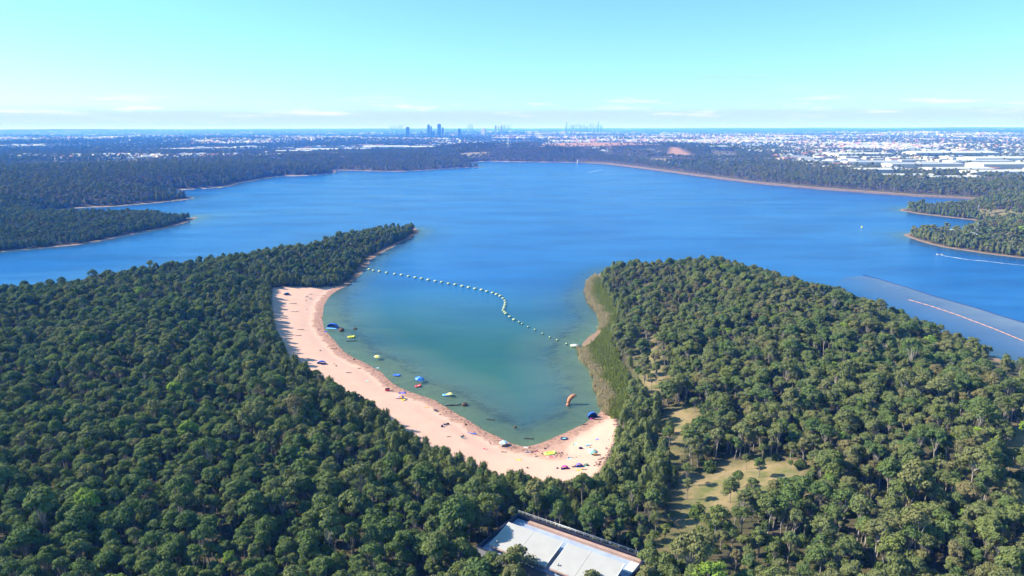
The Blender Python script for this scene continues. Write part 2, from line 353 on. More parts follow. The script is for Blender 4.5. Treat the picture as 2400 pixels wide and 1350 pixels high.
# ------------------------------------------------------------------ ground, beach and lake
COVE = pts([(560, 730), (760, 712), (1000, 705), (1250, 725), (1450, 735), (1560, 745), (1560, 1000), (1400, 1200), (1100, 1150), (640, 900)])
WETFLAT = pts([(1195, 1040), (1235, 1050), (1262, 1040), (1330, 1014), (1395, 976), (1400, 990), (1352, 1022), (1330, 1050), (1326, 1088), (1290, 1090), (1240, 1074)])
def ground_material():
    m = mat('ground'); t = NT(m); p = t.pos()
    sd, sand, clear, bare, urban, flat = (t.attr(k) for k in ('sd', 'sand', 'clear', 'bare', 'urban', 'flat'))
    n_s, n_m, n_l = t.noise(p, .9, 4, .6), t.noise(p, .12, 4, .6), t.noise(p, .02, 3, .6)
    floor = t.mix(t.ramp(n_m, [(.3, 0), (.7, 1)]), (.050, .052, .024), (.125, .098, .060))
    floor = t.mix(t.ramp(n_s, [(.45, 0), (.75, .6)]), floor, (.06, .085, .022))
    grass = t.mix(t.ramp(n_m, [(.34, 0), (.58, 1)]), (.150, .165, .055), (.340, .255, .135))
    grass = t.mix(t.ramp(n_s, [(.42, 0), (.75, .45)]), grass, (.11, .12, .045))
    c = t.mix(clear, floor, grass)
    # open suburb ground far behind: dark tree cover broken by pale roofs, roads and yards
    pu = t.vscale(p, (1, .55, 1))
    v = t.new('ShaderNodeTexVoronoi'); v.inputs['Scale'].default_value = .022; t.l.new(pu, v.inputs['Vector'])
    sepc = t.new('ShaderNodeSeparateColor'); t.l.new(v.outputs['Color'], sepc.inputs[0])
    patch = t.ramp(t.noise(p, .0006, 4, .65), [(.42, .01), (.64, .13)])
    roof = t.math('LESS_THAN', sepc.outputs[0], patch)
    uc = t.mix(t.ramp(t.noise(p, .006, 5, .65), [(.35, 0), (.7, 1)]), (.016, .030, .018), (.044, .055, .030))
    uc = t.mix(roof, uc, t.mix(sepc.outputs[1], (.30, .28, .26), (.72, .72, .70)))
    c = t.mix(urban, c, uc)
    c = t.mix(bare, c, t.mix(n_m, (.33, .19, .12), (.46, .28, .19)))
    # bare strip left by the falling water
    edge = t.math('ADD', sd, t.math('MULTIPLY', t.math('SUBTRACT', n_m, .5), 9.0))
    strip = t.ramp(t.math('MULTIPLY', edge, .1), [(.38, 1), (.62, 0)])
    c = t.mix(strip, c, t.mix(n_s, (.22, .145, .10), (.36, .245, .17)))
    # beach sand, damp and reddish at the waterline, pale under shallow water
    dry = t.mix(t.ramp(n_m, [(.3, 0), (.7, 1)]), (.665, .415, .322), (.720, .460, .360))
    dry = t.mix(t.ramp(n_s, [(.55, 0), (.8, .28)]), dry, (.46, .29, .21))
    wob = t.math('ADD', sd, t.math('MULTIPLY', t.math('SUBTRACT', t.noise(p, .22, 5, .7), .5), 10.0))
    damp = t.ramp(t.math('MULTIPLY', wob, .1), [(.12, 1), (.48, .85), (.66, 0)])
    damp = t.math('MAXIMUM', damp, t.math('MULTIPLY', flat, .62))
    wet = t.mix(t.ramp(n_s, [(.35, 0), (.65, 1)]), (.34, .180, .135), (.50, .300, .225))
    wet = t.mix(t.ramp(t.noise(p, .48, 5, .75), [(.50, 0), (.62, .75)]), wet, (.13, .075, .060))
    dry = t.mix(damp, dry, wet)
    c = t.mix(sand, c, dry)
    # lake bed
    bed = t.mix(t.ramp(n_m, [(.35, 0), (.65, 1)]), (.50, .42, .27), (.62, .49, .31))
    wv = t.ramp(t.noise(t.vscale(p, (1, 1, 1)), .11, 5, .7, .6), [(.43, 0), (.56, 1)])
    ring = t.ramp(t.math('MULTIPLY', wob, -.02), [(.05, .15), (.20, .22), (.32, 1.0), (.48, .9), (.62, .1)])
    bed = t.mix(t.math('MULTIPLY', wv, ring), bed, (.030, .040, .022))
    stones = t.ramp(t.noise(p, .75, 4, .7), [(.60, 0), (.66, 1)])
    bed = t.mix(t.math('MULTIPLY', stones, t.ramp(t.math('MULTIPLY', wob, -.05), [(.0, .8), (.35, .15)])), bed, (.12, .07, .055))
    under = t.ramp(t.math('ADD', t.math('MULTIPLY', sd, .2), .5), [(.44, 1), (.52, 0)])
    c = t.mix(under, c, bed)
    nrm = t.bump(t.noise(p, 1.6, 5, .65), .5, .25)
    t.out(t.bsdf(c, .95, .15, 0, nrm)); return m

def water_material():
    m = mat('lake_water'); t = NT(m); p = t.pos()
    depth, off, cove = t.attr('depth'), t.attr('off'), t.attr('cove')
    body = t.ramp(t.math('MULTIPLY', off, 1 / 400), [(0.0, (.220, .235, .140)), (.05, (.105, .185, .125)), (.11, (.034, .128, .104)), (.30, (.017, .108, .112)), (1.0, (.012, .108, .170))])
    open_w = t.ramp(t.math('MULTIPLY', off, 1 / 60), [(0.0, (.050, .120, .190)), (.35, (.014, .118, .345)), (1.0, (.012, .135, .420))])
    body = t.mix(cove, open_w, body)
    body = t.mix(t.ramp(t.noise(t.vscale(p, (.6, 1.4, 1)), .012, 4, .6), [(.40, 0), (.66, .6)]), body, t.mix(cove, (.004, .070, .255), (.010, .080, .120)))
    wind = t.ramp(t.noise(t.vscale(p, (.35, 1.5, 1)), .010, 6, .66, .8), [(.40, 0), (.60, 1)])
    w1 = t.noise(t.vscale(p, (.75, 1.5, 1)), .55, 4, .6)
    w2 = t.noise(t.vscale(p, (.8, 1.6, 1)), 2.6, 3, .6)
    hgt = t.math('ADD', t.math('MULTIPLY', w1, .55), t.math('MULTIPLY', w2, .25))
    hgt = t.math('MULTIPLY', hgt, t.math('ADD', .45, t.math('MULTIPLY', wind, .75)))
    calm = t.ramp(t.math('MULTIPLY', off, 1 / 150), [(0.03, .15), (.8, 1)])
    nrm = t.bump(t.math('MULTIPLY', hgt, calm), .8, .9)
    see = t.math('MULTIPLY', t.math('POWER', 2.718, t.math('MULTIPLY', depth, -.66)), t.math('ADD', .35, t.math('MULTIPLY', cove, .65)))
    dif = t.new('ShaderNodeBsdfDiffuse'); t.put(dif.inputs['Color'], body)
    tr = t.new('ShaderNodeBsdfTransparent'); tr.inputs['Color'].default_value = (.64, .90, .78, 1)
    mx = t.new('ShaderNodeMixShader'); t.put(mx.inputs[0], see); t.l.new(dif.outputs[0], mx.inputs[1]); t.l.new(tr.outputs[0], mx.inputs[2])
    gl = t.new('ShaderNodeBsdfGlossy'); gl.inputs['Roughness'].default_value = .14; gl.inputs['Color'].default_value = (1, 1, 1, 1)
    t.l.new(nrm, gl.inputs['Normal'])
    fr = t.new('ShaderNodeFresnel'); fr.inputs['IOR'].default_value = 1.33; t.l.new(nrm, fr.inputs['Normal'])
    fac = t.math('MULTIPLY', fr.outputs[0], .55, clamp=True)
    m2 = t.new('ShaderNodeMixShader'); t.put(m2.inputs[0], fac); t.l.new(mx.outputs[0], m2.inputs[1]); t.l.new(gl.outputs[0], m2.inputs[2])
    t.out(m2.outputs[0]); return m

M_GROUND, M_WATER = ground_material(), water_material()
ang = np.concatenate([np.arange(-180, -48, 4.0), np.arange(-48, 48, .14), np.arange(48, 180, 4.0)])
rad = np.concatenate([[2.0, 30.0, 60.0], np.exp(np.arange(math.log(90), math.log(3600), .0082)), np.exp(np.linspace(math.log(3620), math.log(75000), 90))])
def polar(ang, rad):
    a, r = np.meshgrid(np.radians(ang), rad); P = np.stack([r.ravel() * np.sin(a.ravel()), r.ravel() * np.cos(a.ravel())], 1)
    na, nr = len(ang), len(rad); i = np.arange(na); j = np.arange(nr - 1); I, J = np.meshgrid(i, j); K = (I + 1) % na
    return P, np.stack([J * na + I, (J + 1) * na + I, (J + 1) * na + K, J * na + K], -1).reshape(-1, 4)[:, ::-1]
TP, TF = polar(ang, rad)
T_SD = shore_sd(TP); T_H = height(TP, T_SD); T_R = np.hypot(TP[:, 0], TP[:, 1])
def blend(polys, w):
    out = np.zeros(len(TP))
    for V in polys: out = np.maximum(out, np.clip(.5 - near_poly(TP, V, w * 2) / w, 0, 1))
    return out
T_SAND = blend([SAND], 1.6)
T_CLEAR = np.maximum(blend(CLEARINGS, 10), blend(INDUSTRY, 60) * .8); T_BARE = blend(BARE, 30)
T_URB = np.clip((T_R - 2600) / 900, 0, 1) * np.clip((T_SD - 250) / 300, 0, 1) * (1 - T_BARE)
T_FLAT = blend([WETFLAT], 3.0)
T_V = np.column_stack([TP, T_H])
in_sand = T_SAND[TF].mean(1) > .5
for nm, sel in (('ground', ~in_sand), ('beach', in_sand)):
    f = TF[sel]; used, inv = np.unique(f, return_inverse=True)
    me = np_mesh(nm, T_V[used], inv.reshape(f.shape), [M_GROUND], smooth=True)
    for k, arr in (('sd', T_SD), ('sand', T_SAND), ('clear', T_CLEAR), ('bare', T_BARE), ('urban', T_URB), ('flat', T_FLAT)): fattr(me, k, arr[used])
    tag(link(nm, me), 'wooded ground running back to the suburbs on the horizon' if nm == 'ground' else 'curved strip of pale pink sand around the cove', kind='structure')
WP, WF = polar(np.arange(-50, 50.1, .25), np.exp(np.arange(math.log(150), math.log(4200), .013)))
WF = WF.reshape(-1, 401, 4)[:, :400].reshape(-1, 4)
W_SD = shore_sd(WP); keep = (W_SD[WF].min(1) < 2.0); f = WF[keep]; used, inv = np.unique(f, return_inverse=True)
me = np_mesh('lake', np.column_stack([WP[used], np.zeros(len(used))]), inv.reshape(f.shape), [M_WATER], smooth=True)
fattr(me, 'depth', np.clip(-height(WP[used], W_SD[used]), 0, None)); fattr(me, 'off', np.clip(-W_SD[used], 0, None)); fattr(me, 'cove', np.clip(.5 - near_poly(WP[used], COVE, 170) / 170, 0, 1))
tag(link('lake', me), 'broad blue reservoir with a green cove', kind='structure')

# ------------------------------------------------------------------ haze: the air itself
def make_haze():
    m = mat('haze'); n = m.node_tree
    v = n.nodes.new('ShaderNodeVolumePrincipled'); v.inputs['Color'].default_value = (.055, .235, 1.0, 1); v.inputs['Absorption Color'].default_value = (1, 1, 1, 1)
    v.inputs['Density'].default_value = HAZE_DENSITY; v.inputs['Anisotropy'].default_value = 0.0
    n.links.new(v.outputs[0], n.nodes.new('ShaderNodeOutputMaterial').inputs['Volume'])
    b = MB(); L = 78000; z0, z1 = -40, 265
    b.box((0, 0, (z0 + z1) / 2), (2 * L, 2 * L, z1 - z0)); o = b.build('haze', m)
    tag(o, 'blue haze thickening toward the horizon', kind='stuff'); o.display_type = 'WIRE'
HAZE_DENSITY = 1 / 6700
make_haze()
# ------------------------------------------------------------------ trees
def leaf_material(name, ramp_pts, trans=.22):
    m = mat(name); t = NT(m)
    tint = t.attr('tint', 'INSTANCER'); sub = t.attr('sub')
    c = t.ramp(tint, ramp_pts)
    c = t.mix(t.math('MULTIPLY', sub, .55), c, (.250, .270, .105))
    hs = t.new('ShaderNodeHueSaturation'); t.put(hs.inputs['Color'], c)
    t.put(hs.inputs['Value'], t.math('ADD', .72, t.math('MULTIPLY', t.noise(t.pos(), .35, 3, .6), .62)))
    c = hs.outputs[0]
    d = t.new('ShaderNodeBsdfDiffuse'); t.put(d.inputs['Color'], c)
    tl = t.new('ShaderNodeBsdfTranslucent'); t.put(tl.inputs['Color'], t.mix(.5, c, (.12, .17, .02)))
    mx = t.new('ShaderNodeMixShader'); mx.inputs[0].default_value = trans
    t.l.new(d.outputs[0], mx.inputs[1]); t.l.new(tl.outputs[0], mx.inputs[2])
    t.out(mx.outputs[0]); return m
GUM_RAMP = [(0.0, (0.068, 0.139, 0.046)), (0.25, (0.096, 0.166, 0.05)), (0.5, (0.128, 0.169, 0.057)), (0.7, (0.171, 0.188, 0.08)), (0.84, (0.196, 0.188, 0.082)), (0.9, (0.217, 0.16, 0.091)), (0.95, (0.142, 0.239, 0.04)), (1.0, (0.262, 0.41, 0.034))]
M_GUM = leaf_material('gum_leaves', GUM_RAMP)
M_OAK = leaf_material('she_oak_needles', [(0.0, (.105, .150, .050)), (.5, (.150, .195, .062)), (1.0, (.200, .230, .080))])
M_SHRUB = leaf_material('shrub_leaves', [(0.0, (.040, .085, .025)), (.6, (.065, .120, .030)), (1.0, (.090, .150, .030))])
def bark_material():
    m = mat('pale_bark'); t = NT(m); p = t.obj_pos()
    c = t.mix(t.ramp(t.noise(t.vscale(p, (1, 1, .3)), 2.2, 4, .6), [(.4, 0), (.6, 1)]), (.19, .16, .13), (.47, .43, .38))
    t.out(t.bsdf(c, .85, .2)); return m
M_BARK = bark_material()
M_GREY = plain('grey_dead_wood', (.34, .30, .28), .9, .1)

def leaf_quads(C, N, size, aspect, r, droop=0.0):
    """one small bent face for every point C facing N"""
    n = len(C); N = N / (np.linalg.norm(N, axis=1, keepdims=True) + 1e-9)
    rv = r.normal(size=(n, 3)); rv[:, 2] -= droop * 3
    U = np.cross(N, rv); U /= np.linalg.norm(U, axis=1, keepdims=True) + 1e-9
    W = np.cross(U, N)
    s = (size * r.uniform(.65, 1.35, n))[:, None]
    a, b = U * s * .5, W * s * .5 * aspect
    V = np.stack([C - a - b * .6, C + a - b * .6, C + a * .7 + b, C - a * .7 + b], 1).reshape(-1, 3)
    return V, np.arange(4 * n).reshape(-1, 4)
def limb(V, F, p0, p1, r0, r1, k=5, segs=3, bend=.0, r=None):
    p0, p1 = np.array(p0, float), np.array(p1, float); o = sum(len(v) for v in V)
    d = p1 - p0; d /= np.linalg.norm(d); u = np.cross(d, (.3, .9, .2)); u /= np.linalg.norm(u); w = np.cross(d, u)
    off = (r.normal(size=3) if r is not None else np.zeros(3)) * bend
    vs = []
    for i in range(segs + 1):
        q = i / segs; c = p0 + (p1 - p0) * q + off * math.sin(math.pi * q); rr = r0 + (r1 - r0) * q
        for j in range(k):
            a = 2 * math.pi * j / k; vs.append(c + (u * math.cos(a) + w * math.sin(a)) * rr)
    V.append(np.array(vs)); F.append(np.array([(o + i * k + j, o + i * k + (j + 1) % k, o + (i + 1) * k + (j + 1) % k, o + (i + 1) * k + j) for i in range(segs) for j in range(k)]))
def gum(seed, H=12.0, RC=3.9, lobes=12, per=150, leaf=.44, limbs=True):
    r = np.random.default_rng(seed); V, F = [], []
    base = H * r.uniform(.36, .48); cz = H - RC * .55
    cs = []
    for i in range(lobes):
        a = 2.4 * i + r.uniform(-.5, .5); q = math.sqrt((i + .4) / lobes); rr = RC * .74 * q * r.uniform(.8, 1.15)
        z = cz + RC * .42 * (1 - q ** 2) * 1.3 - q * RC * r.uniform(.0, .55) + r.uniform(-.4, .4)
        cs.append((rr * math.cos(a), rr * math.sin(a), z, RC * r.uniform(.22, .42)))
    st = r.uniform(.78, 1.22); cut = r.uniform(0, 6.28); cs = [(x * st, y / st, z + r.uniform(-.7, .5) * (lr < RC * .34), lr) for (x, y, z, lr) in cs if not (math.cos(math.atan2(y, x) - cut) > .80 and math.hypot(x, y) > RC * .35)]
    fork = np.array((r.normal() * .3, r.normal() * .3, base))
    limb(V, F, (0, 0, -.6), fork, .30, .20, 6, 3, .15, r)
    for (x, y, z, lr) in (cs if limbs else cs[:3]):
        limb(V, F, fork, (x * .9, y * .9, z - lr * .1), .13, .04, 4, 3, .35, r)
    TV, TFq = np.concatenate(V), np.concatenate(F)
    CV, CF, SUB = [], [], []; o = 0
    for (x, y, z, lr) in cs:
        n = int(per * r.uniform(.7, 1.2)); D = r.normal(size=(n, 3)); D[:, 2] = D[:, 2] * .8 + .35
        D /= np.linalg.norm(D, axis=1, keepdims=True)
        rad_ = lr * r.uniform(.62, 1.12, n)[:, None]
        C = np.array((x, y, z)) + D * rad_ * np.array((1.12, 1.12, .78))
        Nn = D + r.normal(size=(n, 3)) * .34; Nn[:, 2] += .22
        v, f = leaf_quads(C, Nn, leaf, 1.3, r, .25); CV.append(v); CF.append(f + o); o += len(v)
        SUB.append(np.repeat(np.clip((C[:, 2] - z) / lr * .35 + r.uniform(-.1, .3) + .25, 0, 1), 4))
    return TV, TFq, np.concatenate(CV), np.concatenate(CF), np.concatenate(SUB)
def she_oak(seed, H=9.0, RC=2.0, n=1500, leaf=.5):
    r = np.random.default_rng(seed); V, F = [], []
    limb(V, F, (0, 0, -.6), (r.normal() * .2, r.normal() * .2, H * .93), .20, .03, 5, 5, .2, r)
    tips = []
    for i in range(22):
        q = .10 + .82 * i / 21; a = 2.4 * i + r.uniform(-.4, .4); L = RC * (1.05 - .80 * q ** 1.6) * r.uniform(.75, 1.2)
        p1 = (L * math.cos(a), L * math.sin(a), H * q + L * .65); tips.append((*p1, L)); limb(V, F, (0, 0, H * q), p1, .05, .015, 3, 2, .1, r)
    TV, TFq = np.concatenate(V), np.concatenate(F)
    tips = np.array(tips); pick = r.integers(0, len(tips), n)
    C = tips[pick, :3] * (1, 1, 1) + r.normal(size=(n, 3)) * np.array((.42, .42, .62)) * (.5 + tips[pick, 3:4] * .32)
    C[:, :2] *= r.uniform(.55, 1.08, (n, 1))
    Nn = np.column_stack([C[:, 0], C[:, 1], np.full(n, .7)]) + r.normal(size=(n, 3)) * .5
    v, f = leaf_quads(C, Nn, leaf * .62, 2.4, r, .9)
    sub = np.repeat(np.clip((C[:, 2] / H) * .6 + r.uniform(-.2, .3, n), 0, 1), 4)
    return TV, TFq, v, f, sub
def shrub(seed, H=2.4, RC=1.7, n=420, leaf=.34):
    r = np.random.default_rng(seed); V, F = [], []
    for i in range(5):
        a = 1.26 * i; limb(V, F, (0, 0, -.2), (RC * .5 * math.cos(a), RC * .5 * math.sin(a), H * .7), .05, .02, 4, 2, .1, r)
    D = r.normal(size=(n, 3)); D[:, 2] = np.abs(D[:, 2]); D /= np.linalg.norm(D, axis=1, keepdims=True)
    lump = 1 + .22 * np.sin(D[:, 0] * 7 + seed) * np.cos(D[:, 1] * 6 + seed * 2)
    C = D * (r.uniform(.7, 1.05, n) * lump)[:, None] * np.array((RC, RC, H))
    v, f = leaf_quads(C, D + r.normal(size=(n, 3)) * .5, leaf, 1.4, r)
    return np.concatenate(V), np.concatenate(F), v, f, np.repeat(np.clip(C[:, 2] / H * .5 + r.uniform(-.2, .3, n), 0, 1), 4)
def tree_meshes(name, data, leaf_m):
    TV, TFq, CV, CF, SUB = data
    tr = np_mesh(name + '_trunk', TV, TFq, [M_BARK], smooth=True)
    cr = np_mesh(name + '_crown', CV, CF, [leaf_m]); fattr(cr, 'sub', SUB)
    both = np_mesh(name + '_whole', np.concatenate([TV, CV]), np.concatenate([TFq, CF + len(TV)]), [M_BARK, leaf_m], np.r_[np.zeros(len(TFq)), np.ones(len(CF))])
    fattr(both, 'sub', np.r_[np.zeros(len(TV)), SUB])
    return tr, cr, both
GUMS = [tree_meshes('gum', gum(100 + i, H=h, RC=rc, lobes=lb), M_GUM) for i, (h, rc, lb) in enumerate(
    [(12.5, 4.0, 20), (11.5, 4.4, 22), (13.5, 3.5, 16), (10.5, 3.6, 17), (14.0, 4.2, 21), (11.0, 3.2, 14), (12.0, 4.8, 25), (13.0, 3.0, 13)])]
GUMS += [tree_meshes('gum', gum(140 + i, H=h, RC=rc, lobes=lb, per=70, leaf=.42), M_GUM) for i, (h, rc, lb) in enumerate([(13.5, 3.8, 15), (12.0, 3.2, 12), (14.5, 4.0, 16)])]
OAKS = [tree_meshes('she_oak', she_oak(200 + i, H=h, RC=rc), M_OAK) for i, (h, rc) in enumerate([(9.0, 2.8), (8.0, 3.0), (9.8, 2.6), (7.5, 2.7)])]
SHRUBS = [tree_meshes('shrub', shrub(300 + i, H=h, RC=rc), M_SHRUB) for i, (h, rc) in enumerate([(2.4, 1.7), (1.8, 1.9), (3.0, 1.8)])]
FAR = [tree_meshes('far_gum', gum(400 + i, H=h, RC=rc, lobes=8, per=26, leaf=1.15, limbs=False), M_GUM) for i, (h, rc) in enumerate([(12, 4.2), (13, 4.8), (11, 4.0), (13.5, 3.8), (10.5, 4.4)])]

FAR += [tree_meshes('far_edge', she_oak(450 + i, H=h, RC=rc, n=150, leaf=1.5), M_GUM) for i, (h, rc) in enumerate([(10, 3.0), (9, 3.2), (11, 2.8)])]
PROTO = {}
def proto_collection(name, meshes):
    c = bpy.data.collections.new(name)
    for i, m in enumerate(meshes):
        c.objects.link(bpy.data.objects.new('%s_%02d' % (name, i), m))
    PROTO[name] = c; return c
def scatter(name, P3, scl, rot, idx, tint, coll, label):
    """one object that repeats the shapes of a collection on its points"""
    n = len(P3); me = bpy.data.meshes.new(name); me.vertices.add(n); me.vertices.foreach_set('co', np.asarray(P3, np.float32).ravel())
    fattr(me, 'scl', scl); fattr(me, 'rot', rot); fattr(me, 'tint', tint)
    a = me.attributes.new('idx', 'INT', 'POINT'); a.data.foreach_set('value', np.asarray(idx, np.int32)); me.update()
    o = link(name, me)
    g = bpy.data.node_groups.new(name, 'GeometryNodeTree')
    g.interface.new_socket('Geometry', in_out='INPUT', socket_type='NodeSocketGeometry')
    g.interface.new_socket('Geometry', in_out='OUTPUT', socket_type='NodeSocketGeometry')
    gi, go = g.nodes.new('NodeGroupInput'), g.nodes.new('NodeGroupOutput')
    ci = g.nodes.new('GeometryNodeCollectionInfo'); ci.inputs['Collection'].default_value = coll
    ci.inputs['Separate Children'].default_value = True; ci.inputs['Reset Children'].default_value = True
    ip = g.nodes.new('GeometryNodeInstanceOnPoints'); ip.inputs['Pick Instance'].default_value = True
    def na(nm, ty):
        q = g.nodes.new('GeometryNodeInputNamedAttribute'); q.data_type = ty; q.inputs['Name'].default_value = nm; return q.outputs['Attribute']
    cx = g.nodes.new('ShaderNodeCombineXYZ'); g.links.new(na('rot', 'FLOAT'), cx.inputs['Z'])
    g.links.new(gi.outputs[0], ip.inputs['Points']); g.links.new(ci.outputs[0], ip.inputs['Instance'])
    g.links.new(na('idx', 'INT'), ip.inputs['Instance Index']); g.links.new(cx.outputs[0], ip.inputs['Rotation'])
    g.links.new(na('scl', 'FLOAT'), ip.inputs['Scale']); g.links.new(ip.outputs[0], go.inputs[0])
    md = o.modifiers.new('scatter', 'NODES'); md.node_group = g
    tag(o, label, kind='stuff'); return o

def jitter_grid(x0, x1, y0, y1, s, r):
    X, Y = np.meshgrid(np.arange(x0, x1, s), np.arange(y0, y1, s))
    P = np.stack([X.ravel(), Y.ravel()], 1); return P + r.uniform(-.78, .78, P.shape) * s
def in_view(P, deg=40.0): return np.abs(np.degrees(np.arctan2(P[:, 0], P[:, 1]))) < deg
PAV_RZ = 0.0
def screen(P3):
    """photograph coordinates of points"""
    M = np.array(CAM_M); q = (np.asarray(P3) - np.array((0, 0, CAM_H))) @ M
    return np.column_stack([1200 + F_PX * q[:, 0] / -q[:, 2], 675 - F_PX * q[:, 1] / -q[:, 2]])
# ------------------------------------------------------------------ the pavilion's footprint (trees keep clear of it)
PAV_ROOF_Z = 13.6
_tl, _tr = at(1183, 1223, PAV_ROOF_Z), at(1458, 1321, PAV_ROOF_Z); _bl = at(1151, 1280, PAV_ROOF_Z)
PAV_U = (_tr - _tl) / np.linalg.norm(_tr - _tl); PAV_V = np.array((-PAV_U[1], PAV_U[0]))
PAV_RZ = math.atan2(PAV_U[1], PAV_U[0])
def pav_local(P): q = np.asarray(P) - _tl; return np.column_stack([q @ PAV_U, q @ PAV_V])
print('PAV', 'roof len', np.linalg.norm(_tr - _tl), 'depth', pav_local(_bl[None]), 'ground', hz(*PAV_C))
for nm, q in (('Atr', (1318.5, 1268)), ('Abr', (1281, 1328)), ('Btl', (1325, 1273)), ('Bbl', (1292, 1336)), ('outTop', (1226, 1210)), ('outRight', (1502, 1303)), ('outLeft', (1134, 1275)), ('outBL', (1134, 1290)), ('outB', (1317, 1350)), ('copA', (1242, 1223)), ('copB', (1498, 1309))):
    print(nm, pav_local(at(*q, PAV_ROOF_Z)[None])[0].round(1))

# ------------------------------------------------------------------ where every near tree stands
r3 = np.random.default_rng(33)
P = jitter_grid(-900, 900, 96, 1120, 3.4, r3); P = P[in_view(P)]
P = np.concatenate([P, (lambda E: E[(near_poly(E, SAND, 12) < 10) & (near_poly(E, SAND, 12) > 1.2)])(jitter_grid(SAND[:, 0].min() - 12, 40, SAND[:, 1].min() - 12, SAND[:, 1].max(), 4.0, r3))])
sd = shore_sd(P); q_sand = near_poly(P, SAND, 40); q_reed = near_poly(P, REEDS, 20)
keep = (sd > 5.0 + 3.0 * vnoise(P, 30, 9)) & (q_sand > 2.0) & (q_reed > 1.0)
pl = pav_local(P); keep &= ~((pl[:, 0] > -5) & (pl[:, 0] < 42) & (pl[:, 1] > -18) & (pl[:, 1] < 8.0))
for V in CLEARINGS:
    d = near_poly(P, V, 8); keep &= ~((d < 1.5) & (r3.random(len(P)) > .11))
sparse = vnoise(P, 34, 77, 3)
thin = np.where(P[:, 0] > 40, (sparse > .64), (sparse > .70)) & (q_sand > 24); keep &= ~(thin & (r3.random(len(P)) < .50))
small_gap = vnoise(P, 11, 78, 2); keep &= ~((small_gap > .78) & (q_sand > 12) & (r3.random(len(P)) < .75))
P, sd, q_sand, q_reed = P[keep], sd[keep], q_sand[keep], q_reed[keep]
Z = height(P, sd)
rr_ = np.hypot(P[:, 0], P[:, 1])
sc_xy = screen(np.column_stack([P, Z + 7]))
cove_right = near_poly(P, pts([(1446, 985), (1490, 950, 3), (1530, 1000, 4), (1590, 1130, 5), (1590, 1215, 5), (1400, 1180, 5), (1395, 1120, 4)]), 5) < 0
oak = ((q_sand < 15 + 9 * vnoise(P, 18, 5)) & (q_sand < 39)) | (sd < 13 + 9 * vnoise(P, 25, 6)) | cove_right
oak &= r3.random(len(P)) > .10
nT = len(P); rot = r3.uniform(0, 6.283, nT)
tint = np.clip(r3.normal(.40, .24, nT) + (vnoise(P, 30, 12) - .5) * .7 + np.where(P[:, 0] > 30, .20, -.10), 0, .93)
lime = r3.random(nT) < .012; tint[lime] = r3.uniform(.94, 1.0, lime.sum())
scl = np.clip(r3.normal(.92, .25, nT) + (vnoise(P, 22, 14) - .5) * .75, .42, 1.6)
scl = np.where(oak, np.clip(scl * .98, .62, 1.2), scl)
scl *= np.where(oak, .74, .61) * np.where((P[:, 0] < -150) & (rr_ > 560), .86, 1)
scl *= np.where(~oak & (sd > 30) & (r3.random(nT) < .06), 1.28, 1)
idx = np.where(oak, r3.integers(0, len(OAKS), nT), r3.integers(0, len(GUMS), nT))
# trees beside the sand stay low enough to leave the open beach free
OPEN_SAND = np.array([(648, 686), (655, 745), (672, 795), (700, 833), (740, 864), (800, 890), (860, 930), (920, 967), (980, 1005), (1050, 1045), (1120, 1070), (1180, 1090), (1240, 1110), (1300, 1121), (1366, 1119), (1400, 1108), (1428, 1080), (1442, 1050), (1450, 1010), (1420, 960), (1200, 900), (800, 680)], float)
HT = np.where(oak, np.array([9.0, 8.0, 9.8, 7.5] + [12.0] * 8)[np.minimum(idx, 11)], 12.5)
for _ in range(3):
    top_xy = screen(np.column_stack([P, Z + HT * scl])); tall = inside(top_xy, OPEN_SAND) & (q_sand < 30); scl[tall] *= .78
stays = ~inside(screen(np.column_stack([P, Z + HT * scl])), OPEN_SAND) | (q_sand > 30)
OPEN_ROOF = np.array([(1122, 1284), (1180, 1216), (1228, 1206), (1508, 1302), (1480, 1352), (1420, 1380), (1300, 1362), (1240, 1330)], float)
for fr in (.95, .8, .6): stays &= ~(inside(screen(np.column_stack([P, Z + HT * scl * fr])), OPEN_ROOF) & (rr_ < 260))
P, Z, sd, q_sand, rr_, sc_xy, oak, rot, tint, scl, idx = (a_[stays] for a_ in (P, Z, sd, q_sand, rr_, sc_xy, oak, rot, tint, scl, idx)); nT = len(P)
vis = (sc_xy[:, 0] > -60) & (sc_xy[:, 0] < 2460) & (sc_xy[:, 1] > 300) & (sc_xy[:, 1] < 1420)
in_frame = (sc_xy[:, 0] > 5) & (sc_xy[:, 0] < 2395) & (sc_xy[:, 1] > 300) & (sc_xy[:, 1] < 1345)
print('near trees', nT, 'oak', oak.sum())

def pick(mask, n):
    i = np.where(mask & in_frame)[0]; return i[np.argsort(rr_[i])][:n]
ind_g, ind_o = pick(~oak, 290), pick(oak, 290)
TONE = [(.22, 'dark green'), (.42, 'mid green'), (.60, 'grey green'), (.80, 'olive green'), (.94, 'brownish olive'), (2, 'bright lime green')]
def tone(v): return next(t for lim, t in TONE if v < lim)
def size_word(s): return 'small' if s < .52 else 'large' if s > .68 else 'medium'
PAV_S = (1318, 1285)
def where_gum(i):
    x, y = sc_xy[i]
    if x > 1545: return ('below the right bank clearing' if y > 1235 else 'beside the right bank clearing') if x < 1950 else 'toward the lower right corner'
    if x > 1110: return 'behind the white-roofed pavilion' if y < 1240 else 'close in front of the white-roofed pavilion'
    if x > 740: return 'just left of the white-roofed pavilion'
    if x > 370: return 'in the lower left woods'
    return 'filling the lower left corner'
def where_oak(i):
    x, y = sc_xy[i]
    if x > 1390: return 'right of the sandy cove end'
    if x > 1100: return 'between the beach end and the pavilion'
    if x > 850: return 'along the middle beach'
    if x > 600: return 'at the bend in the beach'
    return 'on the wooded spit beyond the beach'
